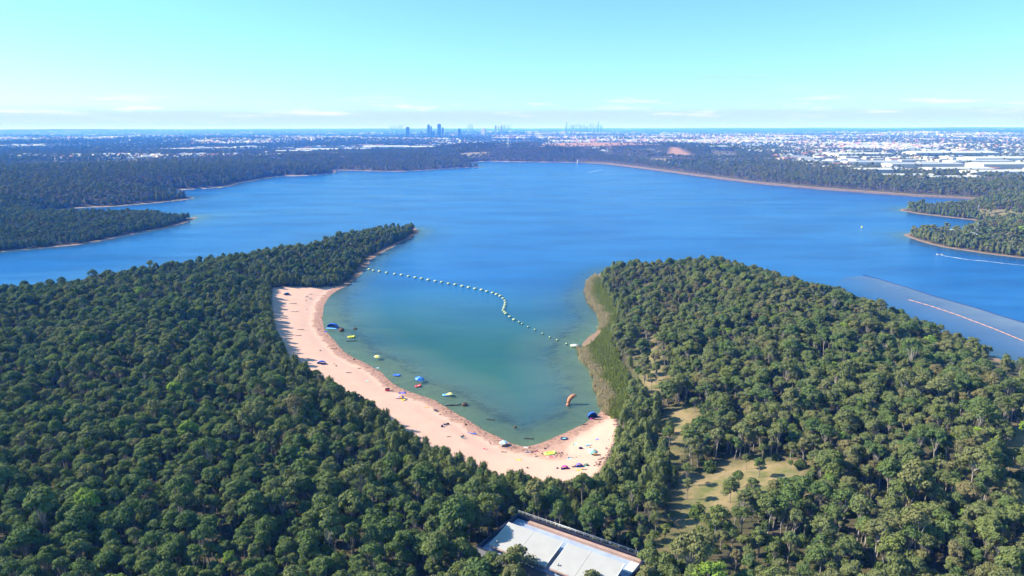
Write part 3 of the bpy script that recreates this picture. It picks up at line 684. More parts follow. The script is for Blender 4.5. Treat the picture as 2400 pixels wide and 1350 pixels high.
def plant_tree(name, trunk, crown, i, label, cat, group):
    e = empty(name, (P[i, 0], P[i, 1], Z[i]), rot[i], scl[i]); tag(e, label, cat, group)
    a = link('trunk', trunk, e); b = link('crown', crown, e); b['tint'] = float(tint[i]); return e
for i in ind_g:
    lab = '%s %s gum tree %s' % (size_word(scl[i]), tone(tint[i]), where_gum(i))
    plant_tree('gum_tree', *GUMS[idx[i]][:2], i, lab, 'gum tree', 'gum trees ' + where_gum(i))
for i in ind_o:
    lab = '%s feathery %s she-oak %s' % (size_word(scl[i]), 'pale olive' if tint[i] > .55 else 'dull green' if tint[i] > .3 else 'dark green', where_oak(i))
    plant_tree('she_oak', *OAKS[idx[i]][:2], i, lab, 'she-oak', 'she-oaks ' + where_oak(i))
rest = np.ones(nT, bool); rest[ind_g] = rest[ind_o] = False
proto_collection('gum_shape', [g[2] for g in GUMS]); proto_collection('she_oak_shape', [g[2] for g in OAKS]); proto_collection('far_gum_shape', [g[2] for g in FAR])
P3 = np.column_stack([P, Z])
m = rest & ~oak & (rr_ < 760)
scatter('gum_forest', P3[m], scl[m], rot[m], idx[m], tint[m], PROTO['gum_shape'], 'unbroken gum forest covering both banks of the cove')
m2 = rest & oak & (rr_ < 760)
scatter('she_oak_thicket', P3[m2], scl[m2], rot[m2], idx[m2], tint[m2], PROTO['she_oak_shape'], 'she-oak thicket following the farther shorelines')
m3 = rest & (rr_ >= 760)
# wooded shores farther off
Q = [jitter_grid(-1500, 1500, 1100, 2000, 6.2, r3), jitter_grid(-2300, 2300, 2000, 3600, 9.0, r3)]
Q = np.concatenate(Q); Q = Q[in_view(Q, 38.5)]
qs = shore_sd(Q); wood = vnoise(Q, 260, 55, 3)
k = qs > 6 + 5 * vnoise(Q, 40, 8)
depth_in = np.where(Q[:, 0] < -100, 620, np.where(Q[:, 0] < 350, 380, 170))
edge_k = (qs < depth_in * (.75 + .5 * wood))
k &= edge_k | (wood > .58) | (r3.random(len(Q)) < .16)
for V in CLEARINGS + BARE: k &= (near_poly(Q, V, 10) > 2) | (r3.random(len(Q)) < .04)
for V in INDUSTRY: k &= (near_poly(Q, V, 10) > 0) | (r3.random(len(Q)) < .20) & (wood > .45)
DAM = pts([(2290, 467.5), (2137, 459), (2025, 451), (1890, 440.5), (1762, 428.5), (1640, 412.5), (1500, 393.5), (1420, 384), (1362, 380.5)])
dm = np.full(len(Q), 1e9)
for a, b in zip(DAM[:-1], DAM[1:]):
    d = b - a; tt = np.clip(((Q - a) @ d) / (d @ d), 0, 1); dm = np.minimum(dm, np.hypot(*(Q - a - tt[:, None] * d).T))
k &= dm > 20
Q, qs = Q[k], qs[k]
ps = near_poly(Q, pts([(2150, 536, 4), (2300, 545, 4), (2280, 560, 4), (2200, 556, 4)]), 3) # kept as plain woods
nQ = len(Q); Qz = height(Q, qs)
qscl = np.clip(r3.normal(.76, .17, nQ), .42, 1.2) * np.where(np.hypot(Q[:, 0], Q[:, 1]) > 2000, 1.15, 1.0)
qt = np.clip(r3.normal(.62, .20, nQ) + (vnoise(Q, 200, 61) - .5) * .4, 0, .92)
allP = np.concatenate([P3[m3], np.column_stack([Q, Qz])]); n3 = int(m3.sum())
scatter('distant_woods', allP, np.r_[scl[m3], qscl], r3.uniform(0, 6.28, len(allP)), np.where(np.r_[oak[m3], qs < 24], r3.integers(5, 8, len(allP)), r3.integers(0, 5, len(allP))), np.r_[tint[m3], qt], PROTO['far_gum_shape'], 'dark woods on the far shores of the reservoir')
print('far trees', len(allP))
# low scrub under and between the trees
S = jitter_grid(-330, 420, 96, 640, 5.2, r3); S = S[in_view(S)]
ss = shore_sd(S); k = (ss > 6) & (near_poly(S, SAND, 20) > 1.2) & (near_poly(S, REEDS, 9) > .5) & (r3.random(len(S)) < .42)
pl = pav_local(S); k &= ~((pl[:, 0] > -2) & (pl[:, 0] < 41) & (pl[:, 1] > -17) & (pl[:, 1] < 7.5))
for V in CLEARINGS: k &= (near_poly(S, V, 8) > -1) | (r3.random(len(S)) < .10)
S, ss = S[k], ss[k]; proto_collection('shrub_shape', [g[2] for g in SHRUBS])
scatter('undergrowth', np.column_stack([S, height(S, ss)]), r3.uniform(.5, 1.35, len(S)), r3.uniform(0, 6.28, len(S)), r3.integers(0, 3, len(S)), r3.random(len(S)), PROTO['shrub_shape'], 'low green scrub under and between the gum trees')

# ------------------------------------------------------------------ reeds on the right shore of the cove
def reed_material():
    m = mat('reeds'); t = NT(m); tint = t.attr('tint', 'INSTANCER')
    c = t.ramp(tint, [(0, (.215, .260, .050)), (.45, (.300, .300, .090)), (.7, (.430, .370, .195)), (1, (.540, .440, .270))])
    d = t.new('ShaderNodeBsdfDiffuse'); t.put(d.inputs['Color'], c); t.out(d.outputs[0]); return m
M_REED = reed_material()
def reed_clump(seed):
    r = np.random.default_rng(seed); V, Fq = [], []; o = 0
    for i in range(26):
        a = r.uniform(0, 6.28); q = r.uniform(0, .75); x, y = q * math.cos(a), q * math.sin(a); h = r.uniform(1.1, 2.1); l = r.normal(size=2) * .35; w = r.uniform(.05, .11)
        b = r.uniform(0, 3.14); u = np.array((math.cos(b), math.sin(b), 0)) * w
        p0, p1, p2 = np.array((x, y, -.2)), np.array((x + l[0] * .4, y + l[1] * .4, h * .6)), np.array((x + l[0], y + l[1], h))
        V += [p0 - u, p0 + u, p1 + u, p1 - u, p2 + u * .3, p2 - u * .3]; Fq += [(o, o + 1, o + 2, o + 3), (o + 3, o + 2, o + 4, o + 5)]; o += 6
    return np_mesh('reed_clump', np.array(V), np.array(Fq), [M_REED])
proto_collection('reed_shape', [reed_clump(i) for i in range(4)])
Rr = jitter_grid(REEDS[:, 0].min() - 2, REEDS[:, 0].max() + 2, REEDS[:, 1].min() - 2, REEDS[:, 1].max() + 2, .95, r3)
rin = near_poly(Rr, REEDS, 5); rs = shore_sd(Rr)
sandy = near_poly(Rr, pts([(1400, 772), (1384, 785), (1352, 808), (1362, 820), (1384, 810), (1404, 790), (1412, 775)]), 5)
k = (rin < (vnoise(Rr, 6, 2) - .5) * 3) & (rs > -2.0) & (sandy > .3)
Rr, rs = Rr[k], rs[k]
gcol = np.clip((rs - 2.2) / 4.5 + (vnoise(Rr, 11, 3) - .5) * 1.6, 0, 1)
rt = np.clip(.85 - .85 * gcol + r3.normal(0, .12, len(Rr)), 0, 1)
scatter('reed_bed', np.column_stack([Rr, np.maximum(height(Rr, rs), -.5)]), r3.uniform(.7, 1.25, len(Rr)), r3.uniform(0, 6.28, len(Rr)), r3.integers(0, 4, len(Rr)), rt, PROTO['reed_shape'], 'bed of green and straw-coloured reeds along the cove')
print('reeds', len(Rr), 'scrub', len(S))
# ------------------------------------------------------------------ pavilion in the woods below the beach
def W(u, v, z): p = PAV_O + PAV_U * u + PAV_V * v; return Vector((p[0], p[1], z))
PAV_O = _tl
M_ROOF = plain('pale_roof_sheet', (.44, .435, .43), .85, .10, 0, .05, .35)
M_NAVY = plain('dark_navy_metal', (.035, .040, .070), .45, .4, .3, .2, .8)
M_DECK = plain('pale_blue_deck', (.36, .43, .60), .55, .3, 0, .14, .35)  # light blue deck, its colour deepened to carry the sky-lit shade
M_COPPER = plain('pinkish_timber_coping', (.46, .31, .255), .7, .25, 0, .18, .5)
M_WALL = plain('grey_render', (.30, .31, .36), .8, .2, 0, .12, .4)
M_WHITE = plain('white_paint', (.74, .75, .76), .6, .3, 0, .06, .8)
M_STEEL = plain('galvanised_steel', (.45, .47, .52), .4, .5, .6, .12)
def slab(mb, u0, u1, v0, v1, z0, z1, zb=None):
    """a block in the pavilion's frame; zb lifts the top's far side"""
    zb = zb or z1
    lo = [(u0, v0, z0), (u1, v0, z0), (u1, v1, z0 + (zb - z1)), (u0, v1, z0 + (zb - z1))]; hi = [(u0, v0, z1), (u1, v0, z1), (u1, v1, zb), (u0, v1, zb)]
    return mb.add([(a, b, c) for a, b, c in lo + hi], [(3, 2, 1, 0), (4, 5, 6, 7), (0, 1, 5, 4), (1, 2, 6, 5), (2, 3, 7, 6), (3, 0, 4, 7)])
pav = empty('pavilion', W(0, 0, 0), PAV_RZ)
tag(pav, 'long flat-walled pavilion with two pale sloping roofs among the gum trees', 'pavilion')
U0, U1, V0, V1, ZF, ZP = .6, 39.6, -14.2, 5.6, 12.3, 13.6
slab(MB(), U0 + .3, U1 - .3, V0 + .3, V1 - .3, 4.0, ZF - .02).build('base', M_WALL, pav)
slab(MB(), U0 + .35, U1 - .35, V0 + .35, V1 - .35, ZF, ZF + .12).build('deck_floor', M_DECK, pav)
for nm, (a, b, c, d) in (('back', (U0, U1, V1 - .35, V1)), ('front', (U0, U1, V0, V0 + .35)), ('side', (U0, U0 + .35, V0 + .352, V1 - .352)), ('side', (U1 - .35, U1, V0 + .352, V1 - .352))):
    w_ = slab(MB(), a, b, c, d, 4.2, ZP).build('parapet_wall', M_WALL if nm == 'front' else M_NAVY, pav)
    slab(MB(), a - .08, b + .08, c - .08, d + .08, ZP + .003, ZP + .12).build('coping', M_NAVY, w_)
# thin rail above the back wall
rl = MB(); rl.tube([(U0, V1 + .45, ZP + .75), (U1, V1 + .45, ZP + .75)], .09, 6)
rl.tube([(U0 - .1, V1 + .45, ZP + .35), (U1, V1 + .45, ZP + .35)], .05, 6)
for i in range(16): rl.tube([(U0 + .2 + i * 2.58, V1 + .45, ZP - 1.2), (U0 + .2 + i * 2.58, V1 + .45, ZP + .75)], .06, 5)
rl.build('rail', M_STEEL, pav)
slab(MB(), 5.0, U1 - .9, 3.9, 4.85, ZF + .12, 13.1).build('planter_wall', M_COPPER, pav)
slab(MB(), 5.0, U1 - .9, 3.8, 4.95, 13.104, 13.2).build('planter_coping', M_COPPER, pav)
slab(MB(), U1 - 3.2, U1 - .5, -1.5, 3.4, ZF + .124, ZF + .5).build('sunlit_patch', M_WHITE, pav)  # raised white slab stands for the sunlit patch of the deck
ROOFS = ((3.3, 11.4, 20.1), (21.6, 28.3, 37.4))
for k, (a, mid, b) in enumerate(ROOFS):
    zb, zf, vb, vf = 15.9, 13.9, -2.7, -11.9
    slab(MB(), a + .6, b - .6, vf + .7, vb - .7, ZF + .12, 13.4).build('wall', M_WALL, pav)
    for j, (p0, p1) in enumerate(((a, mid - .04), (mid + .04, b))):
        rp = slab(MB(), p0, p1, vf, vb, zf - .22, zf, zb).build('roof_panel', M_ROOF, pav)
        nb = int((p1 - p0) / .75)
        for i in range(1, nb):      # standing seams of the sheet
            u = p0 + (p1 - p0) * i / nb
            slab(MB(), u - .015, u + .015, vf + .05, vb - .05, zf + .002, zf + .014, zb + .014).build('seam', M_ROOF, rp)
    slab(MB(), a, b, vf - .28, vf - .02, zf - .34, zf - .12).build('gutter', M_COPPER, pav)
    slab(MB(), mid - .04, mid + .04, vf, vb, zf - .14, zf - .05, zb - .05).build('roof_joint', M_NAVY, pav)
    slab(MB(), a - .14, a - .003, vf - .05, vb + .05, zf - .26, zf + .03, zb + .03).build('barge_board', M_WHITE, pav)
    slab(MB(), b + .003, b + .14, vf - .05, vb + .05, zf - .26, zf + .03, zb + .03).build('barge_board', M_WHITE, pav)
    vent = MB(); vent.lathe([(.16, 0), (.16, .45), (.26, .5), (.26, .6), (.05, .7)], 10, (a + 1.4, -10.4, 14.2)); vent.build('roof_vent', M_STEEL, pav)
# balcony with rails along the front wall
slab(MB(), 4.0, 33.0, V0 - 1.7, V0 - .06, 9.4, 9.6).build('balcony_floor', M_COPPER, pav)
slab(MB(), 4.0, 33.0, V0 - 1.75, V0 - 1.62, 9.604, 10.9).build('balcony_panel', M_STEEL, pav)
br = MB(); br.tube([(4, V0 - 1.7, 11.3), (33, V0 - 1.7, 11.3)], .07, 6)
for i in range(13): br.tube([(4 + i * 2.41, V0 - 1.7, 10.9), (4 + i * 2.41, V0 - 1.7, 11.3)], .05, 5)
br.build('balcony_rail', M_STEEL, pav)
def extra_gum(px, py, top, k, s, tv, label, dx=0, dy=0):
    p = at(px, py, top); x, y = p[0] + dx, p[1] + dy; z = hz(x, y)
    e = empty('gum_tree', (x, y, z), random.uniform(0, 6), s); tag(e, label, 'gum tree', 'gum trees close in front of the white-roofed pavilion')
    link('trunk', GUMS[k][0], e); link('crown', GUMS[k][1], e)['tint'] = tv
extra_gum(1214, 1322, 14, 6, 0.85, .82, 'rounded olive gum tree standing before the first pale pavilion roof')
extra_gum(1132, 1352, 13, 1, 0.72, .62, 'broad grey green gum tree left of the pavilion front wall')
extra_gum(1268, 1330, 13, 3, 0.40, .30, 'small fresh green gum sapling between the two pavilion roofs')
extra_gum(1078, 1312, 14, 4, 0.80, .40, 'tall mid green gum tree beside the pavilion left corner')
extra_gum(1520, 1335, 13, 0, 0.80, .48, 'full green gum tree beside the pavilion right corner')
extra_gum(1385, 1362, 13.5, 5, 0.72, .70, 'olive gum tree poking up before the second pavilion roof')
extra_gum(1206, 1385, 13, 2, 0.80, .78, 'yellowish olive gum tree before the pavilion front balcony')
extra_gum(205, 1195, 17, 4, 0.96, .975, 'bright lime green gum tree in the lower left woods')

# ------------------------------------------------------------------ things on the sand and in the shallows
def paint(name, col, rough=.55): return plain(name, col, rough, .35, 0, .12, 2.5)
C_BLUE, C_SKY, C_NAVY = paint('blue_cloth', (.03, .14, .75)), paint('sky_blue_cloth', (.18, .50, .85)), paint('navy_cloth', (.02, .03, .14))
C_YEL, C_LIME, C_RED = paint('yellow_vinyl', (.85, .78, .06)), paint('lime_vinyl', (.55, .80, .15)), paint('red_vinyl', (.70, .06, .07))
C_PUR, C_MAG, C_ORA = paint('violet_cloth', (.22, .17, .62)), paint('magenta_cloth', (.75, .02, .50)), paint('orange_cloth', (.90, .45, .08))
C_GRN, C_CYAN, C_PALE = paint('green_cloth', (.03, .38, .22)), paint('cyan_cloth', (.30, .78, .75)), paint('cream_cloth', (.82, .78, .55))
C_DARK, C_PINK, C_ORB = paint('black_rubber', (.02, .02, .025)), paint('pink_vinyl', (.75, .45, .45)), paint('rusty_orange_vinyl', (.52, .22, .11))
C_BUOY, C_BUOYD = paint('pale_green_float', (.52, .60, .36)), paint('dark_green_float', (.10, .17, .13))
M_LOG = plain('weathered_wood', (.06, .045, .04), .9, .1, 0, .4, 3)
M_ROCK = plain('brown_rock', (.12, .075, .055), .9, .1, 0, .45, 2)
def spot(px, py, dz=0.0):
    g = ground_at(px, py); g.z += dz; return g
def beach_tent(px, py, w, c1, c2, rz, label, d=None, h=None):
    """half-dome pop-up shelter, open at the front"""
    d = d or w * .62; h = h or w * .40
    e = empty('beach_tent', spot(px, py), rz); tag(e, label, 'tent', 'beach tents around the cove')
    n, m = 10, 6; vs = []
    for i in range(m + 1):
        el = (math.pi * .58) * i / m
        for j in range(n + 1):
            a = math.pi * j / n
            vs.append((math.cos(a) * w / 2, math.sin(a) * d * math.cos(el) , max(math.sin(a), .0) * h * math.sin(el) + .02))
    k = len(vs); vs += [(x * .97, y * .97, z * .97 - .005) for x, y, z in vs]
    fs = []
    for i in range(m):
        for j in range(n):
            q = (i * (n + 1) + j, i * (n + 1) + j + 1, (i + 1) * (n + 1) + j + 1, (i + 1) * (n + 1) + j); fs += [q, tuple(k + t for t in q[::-1])]
    cn = MB().add(vs, fs, True).build('canopy', c1, e)
    ribs = MB()
    for el in (.12, .30, .58):
        ribs.tube([(math.cos(math.pi * j / n) * w / 2 * 1.01, math.sin(math.pi * j / n) * d * math.cos(math.pi * el) * 1.01, math.sin(math.pi * j / n) * h * math.sin(math.pi * el) * 1.01 + .03) for j in range(n + 1)], .035, 5)
    ribs.build('ribs', C_DARK, cn)
    MB().box((0, -d * .12, .03), (w * .96, d * .9, .05)).build('ground_mat', c2, e); return e
def umbrella(px, py, r, c1, c2, tilt, label, h=2.1, dz=0):
    e = empty('beach_umbrella', spot(px, py, dz), random.uniform(0, 6)); tag(e, label, 'umbrella', 'beach umbrellas around the cove')
    MB().tube([(0, 0, -.3), (tilt * .5, 0, h)], .035, 6).build('pole', M_WHITE, e)
    T = Matrix.Translation((tilt * .5, 0, h)) @ Matrix.Rotation(tilt * .5, 4, 'Y')
    for par, c, nm in ((0, c1, 'canopy'), (1, c2, 'canopy_stripe')):
        mb = MB()
        for k in range(8):
            if k % 2 != par: continue
            a0, a1 = k * math.pi / 4, (k + 1) * math.pi / 4; vs = []
            for q in (0.02, .35, .7, 1.0):
                for a in (a0, (a0 + a1) / 2, a1):
                    z = -.42 * r * q * q + (.05 * r * q if a != (a0 + a1) / 2 else 0); vs.append(T @ Vector((r * q * math.cos(a), r * q * math.sin(a), z)))
            n_ = len(vs); vs += [v - Vector((0, 0, .03)) for v in vs]
            fs = [(i * 3 + j, i * 3 + j + 1, i * 3 + j + 4, i * 3 + j + 3) for i in range(3) for j in range(2)]; fs += [tuple(n_ + t for t in f[::-1]) for f in fs]
            mb.add(vs, fs, True)
        mb.build(nm, c, e)
    MB().lathe([(.03, 0), (.06, .06), (.02, .2)], 8, T @ Vector((0, 0, .0))).build('finial', M_WHITE, e); return e
def raft(px, py, L, Wd, c1, c2, rz, label, cat='raft', name='inflatable_raft', pillow=True):
    e = empty(name, spot(px, py), rz); tag(e, label, cat, 'inflatables in and beside the shallows')
    t = min(L, Wd) * .12; mb = MB(); mb.torus(Wd / 2 - t, t, 22, 8, (0, 0, t * .8), sx=(L / 2 - t) / (Wd / 2 - t)); mb.build('tube', c1, e)
    mb = MB()
    for i in range(-2, 3): mb.tube([(i * L * .14, -Wd * .34 * math.sqrt(1 - (i * .26) ** 2), t * .7), (i * L * .14, Wd * .34 * math.sqrt(1 - (i * .26) ** 2), t * .7)], L * .072, 7, flat=.5)
    mb.build('bed', c2, e)
    if pillow: MB().tube([(L * .36, -Wd * .3, t * 1.7), (L * .36, Wd * .3, t * 1.7)], [t * .6, t * .95, t * .6][:2], 8).build('pillow', c1, e)
    return e
def mat_thing(px, py, L, Wd, c1, c2, rz, label, name='beach_towel', cat='towel'):
    e = empty(name, spot(px, py, .02), rz); tag(e, label, cat, 'towels and mats spread on the sand')
    n = 8; vs = [(L * (i / n - .5), Wd * (j / 3 - .5), .04 + .05 * math.sin(i * 1.9 + j * 1.3)) for i in range(n + 1) for j in range(4)]; k = len(vs)
    fs = [(i * 4 + j, (i + 1) * 4 + j, (i + 1) * 4 + j + 1, i * 4 + j + 1) for i in range(n) for j in range(3)]
    MB().add(vs + [(x, y, z - .05) for x, y, z in vs], fs + [tuple(k + t for t in f[::-1]) for f in fs]).build('cloth', c1, e)
    for s in (-1, 1): MB().box((s * L * .36, 0, .12), (L * .12, Wd * .96, .02)).build('stripe', c2, e)
    return e
def log_thing(px, py, L, r, rz, label, fork=True, name='driftwood_log', dz=0.0):
    e = empty(name, spot(px, py, dz + r * .5), rz); tag(e, label, 'log', 'logs on the sand and in the shallows')
    MB().tube([(-L / 2, 0, 0), (-L * .2, L * .03, r * .3), (L * .15, -L * .02, r * .2), (L / 2, L * .04, r * .6)], [r, r * .9, r * .7, r * .3], 8).build('stem', M_LOG, e)
    if fork:
        MB().tube([(L * .1, 0, 0), (L * .3, L * .12, r), (L * .42, L * .2, r * 2.2)], [r * .5, r * .35, r * .12], 6).build('branch', M_LOG, e)
        MB().tube([(-L * .15, 0, 0), (-L * .22, -L * .1, r), (-L * .3, -L * .17, r * 1.5)], [r * .4, r * .25, r * .1], 6).build('branch', M_LOG, e)
    return e
def rock_thing(px, py, s, label, name='boulder', mt=None):
    r = random.Random(int(px * 7 + py)); bm = bmesh.new(); bmesh.ops.create_icosphere(bm, subdivisions=2, radius=1)
    for v in bm.verts: v.co *= .78 + .4 * r.random(); v.co = Vector((v.co.x * s * .55, v.co.y * s * .45, v.co.z * s * .34))
    me = bpy.data.meshes.new(name); bm.to_mesh(me); bm.free(); me.materials.append(mt or M_ROCK)
    return tag(link(name, me, None, spot(px, py, s * .08), r.uniform(0, 6)), label, 'rock', 'boulders in the shallows')
def board(px, py, L, Wd, c1, c2, rz, label, name='kayak', cat='kayak', hgt=.3):
    e = empty(name, spot(px, py), rz); tag(e, label, cat)
    n = 10; vs = []
    for i in range(n + 1):
        q = i / n * 2 - 1; w = Wd / 2 * (1 - abs(q) ** 2.6) + .02; z = hgt * (.25 * q * q)
        vs += [(q * L / 2, -w, hgt * .6 + z), (q * L / 2, -w * .6, z), (q * L / 2, w * .6, z), (q * L / 2, w, hgt * .6 + z), (q * L / 2, 0, hgt + z)]
    fs = [(i * 5 + j, i * 5 + (j + 1) % 5, (i + 1) * 5 + (j + 1) % 5, (i + 1) * 5 + j) for i in range(n) for j in range(5)] + [(0, 1, 2, 3, 4), tuple(n * 5 + j for j in (4, 3, 2, 1, 0))]
    MB().add(vs, fs, True).build('hull', c1, e)
    mb = MB(); mb.torus(Wd * .28, .06, 14, 6, (0, 0, hgt + .03), sx=1.7); mb.build('cockpit_rim', c2, e)
    MB().box((-L * .27, 0, hgt + .04), (L * .22, Wd * .3, .04)).build('hatch', c2, e); return e
def bag(px, py, s, c, label):
    e = empty('beach_bag', spot(px, py), random.uniform(0, 3)); tag(e, label, 'bag', 'bags left on the sand')
    MB().lathe([(s * .42, 0), (s * .5, s * .12), (s * .46, s * .4), (s * .3, s * .52)], 10, sx=1.2, sy=.7).build('body', c, e)
    MB().torus(s * .22, s * .03, 10, 6, (0, 0, s * .52), sx=1.2, sy=.5).build('strap', C_DARK, e); return e
def lounger(px, py, L, c, rz, label):
    e = empty('sun_lounger', spot(px, py), rz); tag(e, label, 'lounger')
    MB().box((0, 0, .32), (L * .62, L * .3, .06)).build('seat', c, e)
    MB().box((L * .42, 0, .52), (L * .36, L * .3, .05), tilt=(0, -.6, 0)).build('backrest', c, e)
    for x in (-L * .26, L * .26):
        for y in (-L * .13, L * .13): MB().tube([(x, y, 0), (x, y, .3)], .03, 5).build('leg', M_STEEL, e)
def cooler(px, py, s, c, rz, label):
    e = empty('cool_box', spot(px, py), rz); tag(e, label, 'cool box')
    MB().box((0, 0, s * .25), (s, s * .6, s * .5)).build('body', c, e); MB().box((0, 0, s * .55), (s * 1.04, s * .64, s * .1)).build('lid', C_DARK, e)
    MB().torus(s * .3, .03, 8, 6, (0, 0, s * .62), sy=.4).build('handle', C_DARK, e)

beach_tent(672, 691, 4.4, C_SKY, C_NAVY, .3, 'light blue half-dome tent at the far end of the sand')
lounger(718, 696, 2.6, C_NAVY, .9, 'dark sun lounger, left one of two near the far end of the beach')
lounger(727, 701, 2.4, C_NAVY, -.5, 'dark sun lounger, right one of two near the far end of the beach')
beach_tent(779, 769, 7.0, C_BLUE, C_SKY, -.25, 'large bright blue shelter at the water edge of the left beach', h=2.8)
mat_thing(763, 777, 3.0, 1.4, C_BLUE, C_NAVY, -.9, 'narrow blue mat beside the large blue shelter')
rock_thing(800, 776, 4.0, 'low rusty brown rock beside the large blue shelter'); rock_thing(833, 776, 2.4, 'dark brown boulder in the water above the yellow raft')
raft(824, 792, 4.4, 3.0, C_YEL, C_LIME, .1, 'bright yellow raft floating off the left beach')
log_thing(825, 801, 6.5, .26, .1, 'dark log shape standing for the shadow just below the bright yellow raft', dz=-.05)  # log shape put in where the raft's shadow lies
umbrella(885, 843, 1.9, C_PALE, C_YEL, .15, 'pale yellow umbrella standing in the shallows', dz=0)
beach_tent(753, 853, 4.6, C_BLUE, C_NAVY, .05, 'low blue tent at the tree shade on the left beach', h=1.6)
raft(930, 881, 3.8, 2.4, C_BLUE, C_SKY, -.3, 'blue and white raft in the shallows above the blue umbrella', pillow=False)
umbrella(984, 898, 2.3, C_BLUE, C_SKY, -.5, 'tilted blue umbrella at the water edge', 2.6)
raft(980, 907, 3.0, 2.6, C_RED, C_PINK, .4, 'red inflatable seat under the tilted blue umbrella', 'inflatable', 'inflatable_lounge')
cooler(908, 916, 2.0, C_RED, .3, 'red cool box on the sand left of the violet mat')
mat_thing(943, 921, 3.4, 2.4, C_PUR, C_NAVY, .2, 'dull violet mat on the wet sand')
umbrella(940, 934, 1.6, C_PUR, C_ORA, .3, 'small violet and orange umbrella below the violet mat', 1.5)
raft(945, 938, 2.0, 1.6, C_YEL, C_ORA, .0, 'small golden yellow ring beside the violet and orange umbrella', 'inflatable', 'inflatable_ring', pillow=False)
log_thing(937, 935, 4.2, .22, .05, 'dark log under the violet and orange umbrella', False)
raft(1049, 928, 4.4, 2.8, C_SKY, C_YEL, .15, 'sky blue and yellow raft floating off the middle beach')
umbrella(1056, 930, 1.5, C_PALE, C_YEL, .4, 'cream and yellow umbrella on the sky blue raft', 1.3, .3)
log_thing(1066, 951, 8.5, .30, .12, 'long dark sunken log off the middle beach', dz=-.06); rock_thing(1090, 951, 2.8, 'brown boulder at the end of the long sunken log')
board(1021, 963, 2.6, 1.3, C_DARK, C_NAVY, -.7, 'black upturned dinghy on the middle beach', 'dinghy', 'dinghy', .45)
bag(1036, 1000, 1.3, C_DARK, 'dark bag, lowest of a cluster on the middle sand'); bag(1042, 996, 1.1, C_NAVY, 'dark bag in the middle of a cluster on the sand'); bag(1049, 995, 1.3, C_DARK, 'dark bag, rightmost of a cluster on the middle sand')
board(1107, 1016, 4.2, 1.2, C_BLUE, C_ORA, -.45, 'blue kayak with an orange hatch on the sand')
log_thing(1052, 1024, 1.9, .16, .35, 'short dark stump by the trees below the cluster of bags', False)
cooler(1083, 1026, 1.1, C_CYAN, .1, 'pale cyan cool box on the sand left of the blue kayak'); bag(1085, 1022, .9, C_ORB, 'rusty bag behind the pale cyan cool box')
log_thing(1149, 1038, 2.4, .12, 1.9, 'dark forked branch lying on the sand below the kayak')
umbrella(1180, 1043, 1.6, C_SKY, C_PALE, .2, 'sky blue and cream umbrella on the sand', 1.7); mat_thing(1183, 1047, 2.4, .9, C_NAVY, C_DARK, -.1, 'navy mat in the shade of the sky blue umbrella')
log_thing(1182, 1060, 2.4, .17, -.1, 'straight dark log below the sky blue umbrella', False)
mat_thing(1237, 1060, 1.7, .8, C_NAVY, C_SKY, 0, 'small navy mat at the tip of the shallows', 'swim_mat', 'mat'); board(1255, 1058, 2.3, .7, C_RED, C_NAVY, -.15, 'small red paddle board at the tip of the shallows', 'paddle_board', 'paddle board', .14)
mat_thing(1258, 1070, 1.3, .8, C_DARK, C_GRN, .1, 'tiny dark mat below the red paddle board', 'swim_mat', 'mat')
raft(1290, 1064, 4.6, 2.8, C_LIME, C_YEL, .25, 'lime and yellow raft on the wet sand'); raft(1293, 1072, 3.4, 1.5, C_PINK, C_RED, -.08, 'pink striped raft just below the lime and yellow raft')
raft(1322, 1029, 2.9, 2.3, C_NAVY, C_CYAN, .1, 'navy and white swim ring at the right waterline', 'swim ring', 'swim_ring', pillow=False)
mat_thing(1350, 1041, 3.0, 1.4, C_CYAN, C_ORA, -.1, 'cyan and orange towel on the right sand'); lounger(1376, 1045, 2.4, C_SKY, .3, 'pale blue sun lounger on the right sand')
bag(1361, 1052, 1.4, C_NAVY, 'navy bag between the cyan towel and the lounger'); bag(1383, 1052, 1.3, C_ORB, 'rusty brown bag above the black dinghy')
umbrella(1389, 1061, 2.0, C_CYAN, C_PALE, -.5, 'cyan and cream umbrella tipped over the black dinghy', 1.2); board(1397, 1067, 3.4, 1.2, C_DARK, C_ORA, -.15, 'black dinghy under the cyan and cream umbrella', 'dinghy', 'dinghy', .45)
beach_tent(1324, 1099, 2.7, C_MAG, C_NAVY, -.2, 'magenta tent at the end of the cove'); lounger(1344, 1095, 1.9, C_DARK, .2, 'dark folded lounger between the magenta and violet tents')
beach_tent(1358, 1094, 2.8, C_PUR, C_SKY, .3, 'violet tent at the end of the cove'); beach_tent(1374, 1092, 1.9, C_GRN, C_CYAN, -.3, 'small green tent beside the violet tent')
mat_thing(1358, 1102, 2.2, 1.3, C_ORA, C_YEL, .1, 'orange towel in front of the violet tent'); log_thing(1369, 1101, 2.2, .15, -.2, 'dark log beside the orange towel')
beach_tent(1389, 978, 4.2, C_BLUE, C_NAVY, .2, 'blue tent at the waterline below the reeds', h=2.3); cooler(1387, 982, 1.1, C_MAG, .3, 'magenta cool box in front of the blue waterline tent'); log_thing(1402, 984, 3.4, .22, -.1, 'dark log right of the blue waterline tent', False)
rock_thing(1207, 1004, 1.4, 'small dark rock alone in the shallow water')
